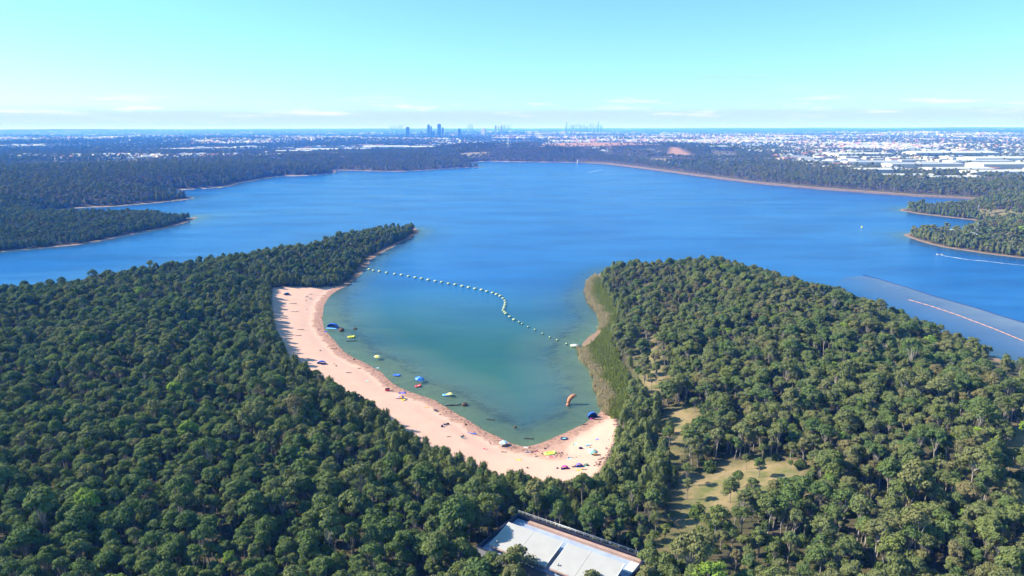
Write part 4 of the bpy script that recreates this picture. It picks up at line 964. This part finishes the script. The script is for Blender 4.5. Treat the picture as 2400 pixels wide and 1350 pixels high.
for (x, y, L, a, lab) in ((686, 712, 6.5, .0, 'dark log, topmost on the shaded left edge of the sand'), (690, 731, 6.0, .05, 'dark log, second from the top on the shaded left edge of the sand'), (704, 773, 5.0, .0, 'dark log, third from the top on the shaded left edge of the sand'), (699, 787, 4.0, -.1, 'dark log, lowest on the shaded left edge of the sand'),  # these four logs also stand in for streaks of tree shadow
    (783, 818, 4.6, -.15, 'dark broken branch on the sand above the low blue tent'), (817, 874, 2.9, .0, 'dark spindle-shaped log on the left sand'), (842, 864, 1.8, -.3, 'short dark branch above the spindle-shaped log'), (830, 843, 1.6, .8, 'short dark stump at the wet edge of the left beach'),
    (728, 690, 2.6, .0, 'thin dark stick behind the two sun loungers'), (718, 704, 1.6, .2, 'stubby dark log in front of the two sun loungers'), (746, 772, 1.5, 1.2, 'stubby dark log on the sand left of the large blue shelter'), (1372, 995, 2.4, .2, 'thin dark branch on the sand below the blue waterline tent'),
    (1150, 986, 4.0, -.3, 'sunken dark branch, middle of the cove shallows'), (1240, 1030, 4.4, -.2, 'sunken dark branch near the tip of the shallows')):
    log_thing(x, y, L, .2, a, lab)
for (x, y, c, lab) in ((719, 726, C_ORB, 'tiny rusty bag alone on the upper left sand'), (751, 822, C_DARK, 'tiny dark bag above the low blue tent'), (783, 853, C_ORB, 'tiny rusty bag right of the low blue tent'), (788, 858, C_DARK, 'tiny dark bag right of the low blue tent'), (1092, 996, C_DARK, 'tiny dark bag at the wet edge above the kayak'),
    (1031, 972, C_ORB, 'tiny rusty bag below the upturned dinghy'), (1306, 1098, C_NAVY, 'tiny navy bag left of the magenta tent'), (1317, 1062, C_NAVY, 'tiny navy bag, right one beside the lime raft'), (1310, 1063, C_ORB, 'tiny rusty bag, left one beside the lime raft'), (1277, 1052, C_DARK, 'tiny dark bag above the lime raft'), (1236, 1097, C_DARK, 'tiny dark bag near the trees below the tip')):
    bag(x, y, .8, c, lab)
for (x, y, c1, c2, a, lab) in ((885, 863, M_WHITE, C_SKY, .2, 'small white towel in the shallows of the left beach'), (1232, 1049, M_WHITE, C_PINK, -.2, 'small white towel at the tip of the shallows'), (860, 893, C_CYAN, M_WHITE, .5, 'small cyan towel on the dry left sand'), (1000, 955, C_ORA, C_RED, .3, 'small orange towel on the dry middle sand'), (1135, 1052, C_RED, M_WHITE, -.3, 'small red towel near the trees of the lower beach'), (1215, 1078, C_YEL, C_ORA, .1, 'small yellow towel near the trees below the tip'), (1400, 1030, C_PUR, C_SKY, .9, 'small violet towel on the right sand'), (1335, 1075, C_SKY, M_WHITE, .4, 'small sky blue towel above the magenta tent')):
    mat_thing(x, y, 1.9, 1.0, c1, c2, a, lab)
# curved inflatable arch standing in the cove
e = empty('inflatable_arch', spot(1332, 951)); tag(e, 'rusty orange curved inflatable standing in the green cove', 'inflatable')
MB().tube([(0, 0, -.3), (.1, 0, 1.2), (.6, .2, 2.4), (1.6, .4, 3.4), (2.8, .5, 3.9), (3.6, .5, 3.6)], [.55, .8, .95, .95, .8, .45], 12).build('arch', C_ORB, e)
MB().torus(.72, .16, 14, 8, (2.9, .5, 3.7), sy=1).build('end_ring', C_PALE, e); MB().tube([(2.2, .9, 2.6), (2.7, .9, 3.1)], .16, 8).build('nozzle', M_WHITE, e)
e = empty('swim_ball', spot(1331, 955)); tag(e, 'brown ball floating at the foot of the orange inflatable', 'ball')
MB().lathe([(.05, -.3), (.6, -.15), (.85, .3), (.75, .8), (.35, 1.15), (.02, 1.22)], 14).build('shell', C_ORB, e); MB().lathe([(.14, 1.2), (.16, 1.28), (.05, 1.32)], 8).build('valve', C_DARK, e)
# loose stones on the rocky right edge of the cove
def stones():
    r = np.random.default_rng(5); ico = bmesh.new(); bmesh.ops.create_icosphere(ico, subdivisions=1, radius=1)
    v0 = np.array([v.co[:] for v in ico.verts]); f0 = np.array([[v.index for v in f.verts] for f in ico.faces]); ico.free()
    V, Fq = [], []; band = pts([(1446, 985), (1455, 1015), (1446, 1055), (1430, 1085), (1400, 1110)]); edge = [at(*q) for q in ((752, 735), (756, 760), (772, 790), (800, 820), (830, 840), (880, 868), (925, 903), (980, 923), (1030, 946), (1100, 988), (1170, 1029), (1220, 1052), (1300, 1074), (1350, 1085))]
    def put(p, s):
        o = sum(len(v) for v in V); k = v0 * (1 + r.uniform(-.3, .3, v0.shape)) * (s, s * .8, s * .5); V.append(k + (p[0], p[1], max(hz(*p), -.1) + s * .12)); Fq.append(f0 + o)
    for _ in range(330):
        t = r.uniform(0, len(band) - 1.001); i = int(t); p = band[i] + (band[i + 1] - band[i]) * (t - i) + r.normal(size=2) * 1.1; put(p, abs(r.normal(0, .28)) + .12)
    for _ in range(900):
        t = r.uniform(0, len(edge) - 1.001); i = int(t); p = edge[i] + (edge[i + 1] - edge[i]) * (t - i) + r.normal(size=2) * 1.3; put(p, abs(r.normal(0, .16)) + .06)
    me = np_mesh('stones', np.concatenate(V), np.concatenate(Fq), [plain('shore_stones', (.22, .15, .13), .9, .1, 0, .6, .8)])
    tag(link('shore_stones', me), 'loose stones and washed-up bark along the waterline', kind='stuff')
stones()

# ------------------------------------------------------------------ buoy line and pontoon
ORD = 'first second third fourth fifth sixth seventh eighth ninth tenth eleventh twelfth thirteenth fourteenth fifteenth sixteenth seventeenth eighteenth nineteenth twentieth'.split()
TENS = ['', '', 'twent', 'thirt', 'fort', 'fift', 'sixt', 'sevent', 'eight', 'ninet']
def ordinal(i):
    if i < 20: return ORD[i]
    n = i + 1; return TENS[n // 10] + ('ieth' if n % 10 == 0 else 'y-' + ORD[n % 10 - 1])
BU = [(975, 520), (1013, 532), (1070, 540), (1137, 552), (1213, 565), (1275, 573), (1341, 585), (1403, 597), (1463, 607), (1524, 620), (1589, 630), (1649, 640), (1713, 653), (1775, 663), (1840, 678), (1900, 690), (1960, 702), (2020, 713), (2070, 727), (2123, 740), (2160, 755), (2195, 770), (2220, 790), (2238, 810), (2243, 830), (2240, 848), (2235, 865), (2230, 882), (2222, 902), (2235, 918), (2248, 932)]
BU = [(620 + x / 3.97, 500 + y / 3.97) for x, y in BU] + [(1195, 742), (1205, 749), (1217, 755), (1224, 758.5), (1238, 766), (1254, 773), (1272, 781.5), (1289, 790.5), (1306, 797.5), (1328, 806)]
big = MB(); big.lathe([(.3, -.35), (1.05, -.2), (1.3, .2), (1.25, .7), (.9, 1.15), (.3, 1.3)], 12, sx=1.15, sy=.8); me_f = big.mesh('float', C_BUOY)
me_b = MB().lathe([(1.32, .12), (1.34, .2), (1.32, .32)], 12, sx=1.15, sy=.8).mesh('band', C_BUOYD); me_r = MB().torus(.2, .05, 10, 6, (0, 0, 1.36)).mesh('ring', M_STEEL)
me_sf = MB().lathe([(.2, -.3), (.6, -.1), (.68, .5), (.5, 1.0), (.15, 1.25)], 10).mesh('float', C_BUOYD); me_sb = MB().lathe([(.69, .5), (.66, .62), (.52, 1.0)], 10).mesh('band', C_BUOY)
for i, (x, y) in enumerate(BU):
    p = at(x, y, .4); small = i >= 33 and i < len(BU)
    if i < 31: lab = 'pale green float, %s from the wooded spit on the buoy line' % ordinal(i)
    else: lab = 'float, %s from the pontoon on the buoy line' % ordinal(len(BU) - 1 - i)
    e = empty('buoy', (p[0], p[1], 0), random.uniform(-.3, .3)); s = random.uniform(.9, 1.08) * (1.0 if i < 22 or small else .85); e.scale = (s, s, s)
    tag(e, lab, 'buoy', 'floats of the buoy line across the cove mouth')
    link('float', me_sf if small else me_f, e); link('band', me_sb if small else me_b, e)
    if not small: link('lifting_ring', me_r, e)
p = at(1348, 811, .4); e = empty('pontoon', (p[0], p[1], 0), -.05); tag(e, 'pale rounded pontoon at the reedy end of the buoy line', 'pontoon')
MB().lathe([(2.0, -.3), (2.75, 0), (2.9, .5), (2.8, .95), (2.55, 1.05)], 20, sy=.62).build('hull', C_BUOY, e)
MB().lathe([(2.45, 1.054), (2.45, 1.12)], 20, sy=.62).build('deck', M_WHITE, e); MB().torus(2.86, .1, 20, 6, (0, 0, .45), sy=.62).build('fender', C_BUOYD, e)
p = at(2020, 533, .4); e = empty('marker_buoy', (p[0], p[1], 0)); tag(e, 'lone yellow marker buoy out on the open lake', 'buoy')
MB().lathe([(.5, -.3), (1.1, 0), (1.1, .6), (.5, 1.2), (.2, 2.6), (.05, 2.8)], 12).build('float', C_YEL, e); MB().lathe([(.3, 2.8), (.3, 3.2), (.05, 3.3)], 8).build('lamp', C_DARK, e)

# ------------------------------------------------------------------ still water held behind floating booms on the right
def film_material():
    m = mat('still_silty_water'); t = NT(m); p = t.pos()
    f = t.ramp(t.noise(t.vscale(p, (.3, 1.2, 1)), .05, 5, .65, .6), [(.35, 0), (.7, 1)])
    c = t.mix(f, (.165, .225, .335), (.235, .290, .380))
    d = t.bsdf(c, .3, .25, 0, t.bump(t.noise(t.vscale(p, (.8, 1.5, 1)), 1.2, 4, .6), .3, .15))
    tr = t.new('ShaderNodeBsdfTransparent'); mx = t.new('ShaderNodeMixShader')
    sx = t.new('ShaderNodeSeparateXYZ'); t.l.new(p, sx.inputs[0]); reach = t.math('MULTIPLY', t.math('SUBTRACT', sx.outputs['X'], 250.0), 1 / 70, clamp=True)
    t.put(mx.inputs[0], t.math('MULTIPLY', reach, t.ramp(t.noise(p, .03, 4, .6), [(.3, .62), (.7, .90)]))); t.l.new(tr.outputs[0], mx.inputs[1]); t.l.new(d, mx.inputs[2]); t.out(mx.outputs[0]); return m
film = film_material()
top = [(1958, 660), (1985, 650), (2025, 647), (2055, 653), (2120, 672), (2200, 698), (2280, 720), (2360, 745), (2400, 757), (2600, 815)]; bot = [(2600, 985), (2400, 860), (2250, 805), (2150, 765), (2050, 725), (1950, 690)]
tp, bp = [at(*q) for q in top], [at(*q) for q in bot]
MBF = MB().add([(p[0], p[1], .03) for p in tp + bp], [tuple(range(len(tp) + len(bp)))[::-1]]); o = MBF.build('still_water', film)
tag(o, 'band of pale silty still water along the right bank', kind='structure')
def boom(line, r, c, label, seg=5.0):
    P_ = [at(*q) for q in line]; e = empty('floating_boom', (P_[0][0], P_[0][1], 0)); tag(e, label, 'boom'); o = np.array(P_[0])
    for a, b in zip(P_[:-1], P_[1:]):
        n = max(1, int(np.linalg.norm(b - a) / seg))
        for i in range(n):
            p0, p1 = a + (b - a) * (i / n) - o, a + (b - a) * ((i + .94) / n) - o
            MB().tube([(p0[0], p0[1], .12), ((p0[0] + p1[0]) / 2, (p0[1] + p1[1]) / 2, .16), (p1[0], p1[1], .12)], [r * .8, r, r * .8], 6).build('boom_segment', c, e)
boom([(2022, 644), (2060, 654), (2120, 672), (2200, 698), (2280, 720), (2360, 745), (2400, 757), (2440, 769)], .22, C_NAVY, 'dark floating boom along the outer edge of the silty water')
boom([(2130, 703), (2180, 717), (2240, 737), (2330, 771), (2400, 800), (2430, 812)], .20, paint('orange_boom', (.70, .36, .22)), 'orange floating boom across the silty water')

# ------------------------------------------------------------------ speedboat and wakes
M_FOAM = plain('white_foam', (.80, .84, .88), .9, .1, 0, .1, .4)
def wake(line, w0, w1, label):
    P_ = smooth_open([at(*q) for q in line]); n = len(P_); vs = []; r = random.Random(4)
    for i, p in enumerate(P_):
        d = P_[min(i + 1, n - 1)] - P_[max(i - 1, 0)]; d = d / np.linalg.norm(d); nn = np.array((-d[1], d[0])); w = (w0 + (w1 - w0) * i / n) * r.uniform(.5, 1.3)
        vs += [(*(p - nn * w), .04), (*(p + nn * w), .04)]
    o = MB().add(vs, [(2 * i, 2 * i + 1, 2 * i + 3, 2 * i + 2) for i in range(n - 1)]).build('boat_wake', M_FOAM); tag(o, label, 'wake'); return o
def smooth_open(P_, k=6):
    out = []
    for a, b in zip(P_[:-1], P_[1:]): out += [a + (b - a) * i / k for i in range(k)]
    return out + [P_[-1]]
wake([(2203, 598), (2240, 604), (2270, 609), (2310, 612), (2350, 617), (2400, 622), (2440, 626)], .75, .25, 'long white wake trailing behind the speedboat on the right')
wake([(1378, 405), (1395, 401), (1412, 397)], 1.0, .3, 'faint pale wake streak before the far end of the dam')
p = at(2202, 597, .4); e = empty('speedboat', (p[0], p[1], .1), math.pi - .25); tag(e, 'small white speedboat at the head of the long wake', 'boat')
vs = []
for i in range(9):
    q = i / 8; w = 1.1 * (1 - max(0, q - .45) ** 1.6 * 2.4); vs += [(q * 6 - 3, -w, .95 + q * .2), (q * 6 - 3, -w * .6, -.2 + q * .25), (q * 6 - 3, w * .6, -.2 + q * .25), (q * 6 - 3, w, .95 + q * .2)]
MB().add(vs, [(i * 4 + j, i * 4 + (j + 1) % 4, (i + 1) * 4 + (j + 1) % 4, (i + 1) * 4 + j) for i in range(8) for j in range(4)] + [(0, 1, 2, 3), (35, 34, 33, 32)]).build('hull', M_WHITE, e)
MB().box((.4, 0, 1.35), (1.6, 1.5, .6), tilt=(0, -.15, 0)).build('windscreen', C_NAVY, e); MB().box((-2.9, 0, .9), (.5, .5, 1.0)).build('outboard_motor', C_DARK, e)
# ------------------------------------------------------------------ dam and its intake tower
dam_top = plain('dry_grass_crest', (.26, .23, .12), .95, .1, 0, .3, .05); dam_face = plain('stone_pitching', (.17, .12, .10), .9, .1, 0, .3, .2)
def ribbon(line, sections, mt):
    """sweeps a cross-section (offset, height) along a line"""
    n = len(line); vs = []
    for i, p in enumerate(line):
        d = line[min(i + 1, n - 1)] - line[max(i - 1, 0)]; d = d / np.linalg.norm(d); nn = np.array((d[1], -d[0]))
        for o_, z in sections: vs.append((*(p + nn * o_), z))
    k = len(sections)
    return MB().add(vs, [(i * k + j, i * k + j + 1, (i + 1) * k + j + 1, (i + 1) * k + j) for i in range(n - 1) for j in range(k - 1)])
DL = smooth_open(list(DAM), 5)
dam = empty('dam_wall', (0, 0, 0)); tag(dam, 'long low earth dam with a pale stone face along the far right shore', 'dam')
ribbon(DL, [(-9, -1.2), (1.5, 1.2), (3.0, 2.4), (3.6, 2.5)], None).build('stone_face', dam_face, dam)
ribbon(DL, [(3.6, 2.5), (3.9, 2.7), (7, 2.7)], None).build('crest_road', plain('crest_gravel', (.26, .24, .18), .95, .1, 0, .2, .1), dam)
ribbon(DL, [(7, 2.7), (9, 2.5), (24, -1.0)], None).build('grass_slope', dam_top, dam)
p = at(1355, 381, 2); e = empty('intake_tower', (p[0], p[1], 0)); tag(e, 'small pale stone intake tower standing at the far end of the dam', 'tower')
MB().lathe([(4.5, -1), (4.2, 7), (4.8, 7.2), (4.8, 8)], 12, smooth=False).build('shaft', plain('pale_stone', (.42, .37, .32), .9), e); MB().lathe([(5.2, 8.01), (3.0, 11), (.3, 13)], 12, smooth=False).build('roof', M_WALL, e)
MB().box((9, 6, 6.2), (16, 1.6, .5), rz=.6).build('footbridge', M_STEEL, e)

# ------------------------------------------------------------------ houses, sheds and pylons
M_CREAM, M_TILE = plain('cream_wall', (.60, .57, .52), .8), plain('terracotta_tile', (.40, .17, .11), .85)
M_WR, M_GR = plain('white_metal_roof', (.54, .54, .53), .7, .2, 0, .06, .05), plain('grey_metal_roof', (.42, .45, .50), .6, .3, 0, .1, .05)
def hip_meshes(L, D, H, rh):
    w = MB().box((0, 0, H / 2 - 1), (L, D, H + 2)); k = min(L, D) / 2; e = .5; l, d = L / 2 + e, D / 2 + e
    r = MB().add([(-l, -d, H), (l, -d, H), (l, d, H), (-l, d, H), (-l + k, 0, H + rh), (l - k, 0, H + rh)], [(0, 1, 5, 4), (2, 3, 4, 5), (1, 2, 5), (3, 0, 4), (3, 2, 1, 0)]); return w, r
def gable_meshes(L, D, H, rh):
    w = MB().box((0, 0, H / 2 - 1), (L, D, H + 2)); l, d = L / 2 + .3, D / 2 + .3
    r = MB().add([(-l, -d, H), (l, -d, H), (l, d, H), (-l, d, H), (-l, 0, H + rh), (l, 0, H + rh)], [(0, 1, 5, 4), (2, 3, 4, 5), (1, 2, 5), (3, 0, 4), (3, 2, 1, 0)]); return w, r
def building(name, px, py, L, D, H, rz, roof_m, wall_m, label, cat, group=None, hip=False, rh=None, windows=0):
    g = ground_at(px, py, 1.0); e = empty(name, g, rz); tag(e, label, cat, group)
    w, r = (hip_meshes if hip else gable_meshes)(L, D, H, rh or (D * .18 if hip else D * .05)); w.build('wall', wall_m, e); r.build('roof', roof_m, e)
    for i in range(windows):
        MB().box((-L / 2 + (i + .5) * L / windows, -D / 2 - .04, H * .5), (L / windows * .55, .1, H * .36)).build('window', C_NAVY, e)
    return e
for i, (x, y, L, D, rz, lab) in enumerate(((2277, 553, 22, 12, -.25, 'white-roofed house, largest on the wooded point at right'), (2258, 548, 16, 9, .5, 'white-roofed house, leftmost on the wooded point at right'), (2290, 560, 13, 8, -.25, 'white-roofed house, lowest on the wooded point at right'), (2228, 544, 12, 6, .1, 'small white shed between trees on the tip of the wooded point'))):
    building('house', x, y, L, D, 3.2, rz, M_WR, M_CREAM, lab, 'house', None, True, windows=4)
building('waterworks_building', 1172, 374, 56, 14, 6, .02, M_TILE, M_CREAM, 'long brick-red roofed building on the far shore of the lake', 'building', None, True, windows=9)
building('shed', 1580, 383, 34, 14, 6, .1, M_WR, M_CREAM, 'white shed alone in the pale paddock behind the dam', 'shed')
BIG = [(2015, 367, 210, 90, 12, .05), (2225, 366, 300, 110, 15, -.05), (2360, 378, 260, 90, 12, .02), (2380, 392, 220, 80, 11, .0), (2290, 384, 170, 60, 10, .05), (1885, 392, 120, 55, 9, -.1), (1962, 398, 110, 55, 9, .0), (2060, 404, 120, 60, 9, .05), (1900, 383, 110, 45, 9, .0),
       (2160, 391, 190, 60, 10, .0), (2240, 402, 150, 60, 9, .05), (2345, 409, 150, 60, 9, .03), (2120, 417, 110, 45, 8, .0), (2225, 422, 120, 45, 8, .08), (2040, 385, 150, 55, 9, .05),
       (745, 355, 200, 90, 12, .1), (690, 358, 160, 60, 10, .1), (905, 348, 240, 100, 12, .05), (1000, 349, 220, 90, 12, -.02), (840, 353, 160, 60, 10, .0), (930, 356, 130, 50, 9, .05), (430, 352, 170, 60, 9, .1), (520, 350, 160, 55, 9, .1), (585, 348, 170, 60, 9, .05), (385, 355, 120, 45, 8, .1), (8, 404, 90, 40, 9, .1),
       (1600, 346, 170, 60, 10, .1), (1660, 349, 150, 55, 9, .0), (1720, 344, 160, 60, 9, .05), (1790, 342, 170, 60, 9, .0), (1640, 343, 140, 50, 9, .1)]
n_b = 0; taken = []
for (x, y, L, D, H, rz) in BIG:
    g = ground_at(x, y, 1.0); taken.append((g.x, g.y, L / 2 + 10))
    side = 'right industrial flats' if x > 1830 else 'flats behind the dam' if x > 1500 else 'plain behind the left woods'
    n_b += 1; building('warehouse', x, y, L, D, H, rz, M_WR if n_b % 5 else M_GR, M_CREAM if n_b % 3 else M_WHITE, 'very large %s-roofed warehouse, number of its row %s on the %s' % ('white' if n_b % 5 else 'grey', ordinal(n_b - 1), side), 'warehouse', 'largest warehouses')
rw = np.random.default_rng(91); cand = []
for V, nn in zip(INDUSTRY, (170, 40, 22, 18)):
    lo, hi = V.min(0), V.max(0); c = rw.uniform(lo, hi, (nn * 14, 2)); c = c[inside(c, V) & in_view(c, 37.5)]; cand.append((c, nn))
wk = {}
for gi, (c, nn) in enumerate(cand):
    got = 0
    for p in c:
        L, D = rw.uniform(28, 80), rw.uniform(20, 42)
        if got >= nn or any((p[0] - a) ** 2 + (p[1] - b) ** 2 < (r_ + L * .55) ** 2 for a, b, r_ in taken): continue
        taken.append((p[0], p[1], L * .6)); got += 1
        sz = 'small' if L < 45 else 'long'; wk_ = rw.integers(0, 5); rm = (M_WR, M_WR, M_GR, M_WR, M_TILE)[wk_]; cw = ('white', 'white', 'grey', 'white', 'rusty')[wk_]
        if (sz, wk_) not in wk:
            w, r_ = gable_meshes(60 if sz == 'long' else 36, 30 if sz == 'long' else 24, 8 if sz == 'long' else 6, 1.6); wk[(sz, wk_)] = (w.mesh('wall', M_CREAM), r_.mesh('roof', rm))
        e = empty('warehouse', (p[0], p[1], hz(*p)), rw.choice([0.05, 1.62, -.1]) + rw.normal() * .06); e.scale = (rw.uniform(.8, 1.25), rw.uniform(.85, 1.2), rw.uniform(.8, 1.3))
        link('wall', wk[(sz, wk_)][0], e); link('roof', wk[(sz, wk_)][1], e)
        tag(e, '%s %s-roofed shed among the %s' % (sz, cw, ('industrial sheds beyond the right shore', 'sheds behind the dam', 'sheds behind the far left woods', 'sheds on the left plain')[gi]), 'warehouse', 'industrial sheds')
# suburb houses: the nearest as single houses, the rest as one mass with their street trees
HM = []
for j, rm in enumerate((M_TILE, M_GR, M_WR, M_WR)):
    w, r_ = hip_meshes(17, 12, 3.2, 2.6); a = MB().add(w.v, w.f); me = a.mesh('house', M_CREAM); k0 = len(me.polygons)
    a.add(r_.v, r_.f); me = a.mesh('house', M_CREAM); me.materials.append(rm)
    for q in me.polygons[k0:]: q.material_index = 1
    HM.append(me)
def suburb_points(n, r0, r1, seed):
    r = np.random.default_rng(seed); t = np.sqrt(r.uniform(r0 ** 2, r1 ** 2, n)) if r1 < 6000 else r0 * (r1 / r0) ** r.uniform(0, 1, n)
    a = r.uniform(-R(37.5), R(37.5), n); Pq = np.column_stack([t * np.sin(a), t * np.cos(a)]); return Pq, r
Hs, rh_ = suburb_points(90000, 2500, 15000, 71); hs = shore_sd(Hs); dens = vnoise(Hs, 700, 88, 4) + np.where(Hs[:, 0] > 300, .11, -.11)
ok = (hs > 420) & (dens > .47 + .20 * rh_.random(len(Hs)))
for V in INDUSTRY + CLEARINGS + BARE: ok &= ~inside(Hs, V)
for c, sx, sy, hh, _ in HILLS[:4]: ok &= (((Hs[:, 0] - c[0]) / sx) ** 2 + ((Hs[:, 1] - c[1]) / sy) ** 2) > 1.3
Hs = Hs[ok]; hr = np.hypot(Hs[:, 0], Hs[:, 1]); order = np.argsort(hr); Hs, hr = Hs[order], hr[order]; Hz = height(Hs)
for i in range(280):
    j = rh_.integers(0, 4); o = link('house', HM[j], None, (Hs[i, 0], Hs[i, 1], Hz[i]), rh_.uniform(0, 3.14)); o.scale = (rh_.uniform(.8, 1.5), rh_.uniform(.8, 1.3), 1.0)
    tag(o, '%s-roofed suburban house %s' % (('red-tiled', 'grey', 'white', 'white')[j], 'on the far left plain' if Hs[i, 0] < -1700 else 'beyond the left woods' if Hs[i, 0] < -700 else 'behind the far shore' if Hs[i, 0] < 700 else 'beyond the right shore'), 'house', 'nearest suburban houses')
proto_collection('house_shape', HM)
q = slice(280, None); nH = len(Hs) - 280
scatter('far_suburb', np.column_stack([Hs[q], Hz[q]]), rh_.uniform(.8, 1.7, nH) * (1 + hr[q] / 9000), rh_.uniform(0, 3.14, nH), rh_.integers(0, 4, nH), rh_.random(nH), PROTO['house_shape'], 'endless pale roofs of the suburbs toward the horizon')
Ts, rt_ = suburb_points(80000, 2900, 14000, 72); ts = shore_sd(Ts); cov = vnoise(Ts, 500, 99, 4)
ok = (ts > 300) & (cov > .40 + .22 * rt_.random(len(Ts)))
for V in CLEARINGS + BARE: ok &= ~inside(Ts, V)
for V in INDUSTRY: ok &= ~(inside(Ts, V) & (rt_.random(len(Ts)) > .25))
Ts, ts = Ts[ok], ts[ok]; tr_ = np.hypot(Ts[:, 0], Ts[:, 1])
scatter('suburb_trees', np.column_stack([Ts, height(Ts, ts)]), rt_.uniform(.8, 1.4, len(Ts)) * (1 + np.clip(tr_ - 3000, 0, None) / 9000), rt_.uniform(0, 6.28, len(Ts)), rt_.integers(0, len(FAR), len(Ts)), np.clip(rt_.normal(.3, .15, len(Ts)), 0, .9), PROTO['far_gum_shape'], 'dark street trees and bush between the far suburbs')
print('houses', len(Hs), 'suburb trees', len(Ts))

def pylon(px, py, py_top, label, arms=3, name='power_pylon', cat='pylon', mt=None):
    g = ground_at(px, py, 1.0); d = math.hypot(g.x, g.y); H = min(max((py - py_top) / F_PX * math.hypot(d, 120), 8), 75)
    e = empty(name, g, .4); tag(e, label, cat, 'power pylons' if name == 'power_pylon' else None); b = H * .09; mb = MB()
    for sx in (-1, 1):
        for sy in (-1, 1): mb.tube([(sx * b, sy * b, -2), (sx * b * .28, sy * b * .28, H * .7), (0, 0, H)], [.32, .24, .16], 4)
    mb.build('leg_frame', mt or M_STEEL, e); br_ = MB()
    for k in range(7):
        q0, q1 = k / 8, (k + 1) / 8; w0, w1 = b * (1 - q0 * .95), b * (1 - q1 * .95)
        for s in (-1, 1): br_.tube([(-w0, s * w0, H * q0), (w1, s * w1, H * q1)], .12, 3); br_.tube([(s * w0, w0, H * q0), (s * w1, -w1, H * q1)], .12, 3)
    br_.build('bracing', mt or M_STEEL, e)
    for k in range(arms): MB().tube([(-H * .16, 0, H * (.68 + .11 * k)), (0, 0, H * (.71 + .11 * k)), (H * .16, 0, H * (.68 + .11 * k))], .2, 4).build('cross_arm', mt or M_STEEL, e)
for i, (x, y, t) in enumerate(((233, 386, 372), (348, 372, 357), (525, 370, 344), (540, 369, 346), (556, 368, 344), (1803, 341, 322), (1848, 381, 356), (1700, 372, 358), (1480, 330, 314), (2075, 372, 356))):
    pylon(x, y, t, 'grey lattice power pylon, %s from the left along the far plain' % ordinal(i))
pylon(1191, 350, 318, 'tall slim radio mast on the rise behind the far shore', 0, 'radio_mast', 'mast', M_WHITE)
for i, (x, y, t, lab) in enumerate(((2284, 546, 536, 'short pale pylon above the houses on the wooded point'), (2290, 544, 523, 'tall pale pylon above the houses on the wooded point'), (2291, 506, 489, 'pale pylon in the dry field behind the upper point'))): pylon(x, y, t, lab)

# ------------------------------------------------------------------ skylines
M_GLASS = plain('blue_glass_tower', (.16, .22, .32), .35, .5, .1, .12, .02); M_CONC = plain('pale_concrete_tower', (.55, .53, .50), .8, .2, 0, .1, .02)
def tower(px, top, wpx, dist, mt, label, group, base_z=None, crown=True):
    s = dist / F_PX * 1.0; a = ray(px, 320); x = a.x / a.y * dist; y = dist; r_top = ray(px, top); zt = CAM_H + r_top.z / r_top.y * dist
    z0 = hz(x, y) - 5; w = max(wpx * s, 6); H = max(zt - z0, 12)
    e = empty('tower_block', (x, y, z0), (px * 7 % 11) * .08 - .4); tag(e, label, 'tower', group)
    MB().box((0, 0, H * .46), (w, w * .75, H * .92)).build('shaft', mt, e)
    MB().box((w * .06, 0, H * .92 + H * .03), (w * .72, w * .55, H * .06)).build('plant_room', mt, e)
    if crown: MB().tube([(0, 0, H * .98), (0, 0, H)], [w * .06, w * .02], 5).build('mast', M_STEEL, e)
for i, (x, t, w, k) in enumerate(((780, 317, 3, 1), (795, 316, 8, 1), (810, 318, 5, 1), (840, 313, 4, 1), (865, 310, 6, 1), (956, 297, 8, 0), (987, 307, 4, 0), (1005, 291, 6, 0), (1011, 295, 3.5, 0), (1016, 307, 6, 0), (1030, 289.5, 8, 0), (1038, 298, 4, 0), (1050, 309, 6, 1), (1077, 301, 6, 0), (1087, 308, 3, 1), (1133, 301, 9, 1), (1162, 293, 3.5, 0), (1176, 295, 3, 0), (1250, 307, 5, 1), (1292, 309, 9, 1), (1320, 307, 12, 0), (1338, 308, 5, 0), (1346, 305, 4, 0))):
    tower(x, t, w, 8200 if i < 15 else 9400, M_CONC if k or i > 14 else M_GLASS, '%s tower block, %s from the left in the nearer skyline' % ('pale' if k or i > 14 else 'blue', ordinal(i)), 'towers of the nearer skyline')
rk = np.random.default_rng(17); far = []
far += [(913 + i * 4.6, rk.uniform(290, 295), rk.uniform(1.6, 3)) for i in range(8)] + [(1097 + i * 3.4, rk.uniform(288, 293), rk.uniform(1.6, 3)) for i in range(4)] + [(1168 + i * 4.6, rk.uniform(288, 294), rk.uniform(1.6, 3)) for i in range(7)]
far += [(1325 + i * 2.75, rk.uniform(287, 298) if i not in (1, 28) else 284, rk.uniform(.7, 1.6)) for i in range(33)]
for i, (x, t, w) in enumerate(far):
    cl = 'first' if i < 8 else 'second' if i < 12 else 'third' if i < 19 else 'largest'; j = i - (0 if i < 8 else 8 if i < 12 else 12 if i < 19 else 19)
    tower(x, t + (1.5 if i < 19 else 0), w * (.6 if i < 19 else .9), 14000, M_CONC if i < 19 or i % 3 == 0 else M_GLASS, 'hazy skyscraper, %s from the left in the %s far skyline cluster' % (ordinal(j), cl), 'skyscrapers of the far skyline')

# ------------------------------------------------------------------ labels: things of one look are told apart by their order in the picture
def single_out():
    by = {}
    for o in SC.objects:
        if o.parent is None and o.get('label') and o.get('category'): by.setdefault(o['label'], []).append(o)
    for lab, os_ in by.items():
        if len(os_) < 2: continue
        xs = screen(np.array([o.location[:] for o in os_]))[:, 0]
        for k, i in enumerate(np.argsort(xs)):
            if k < 99: os_[i]['label'] = lab + (', %s from the left' % ordinal(k))
single_out()
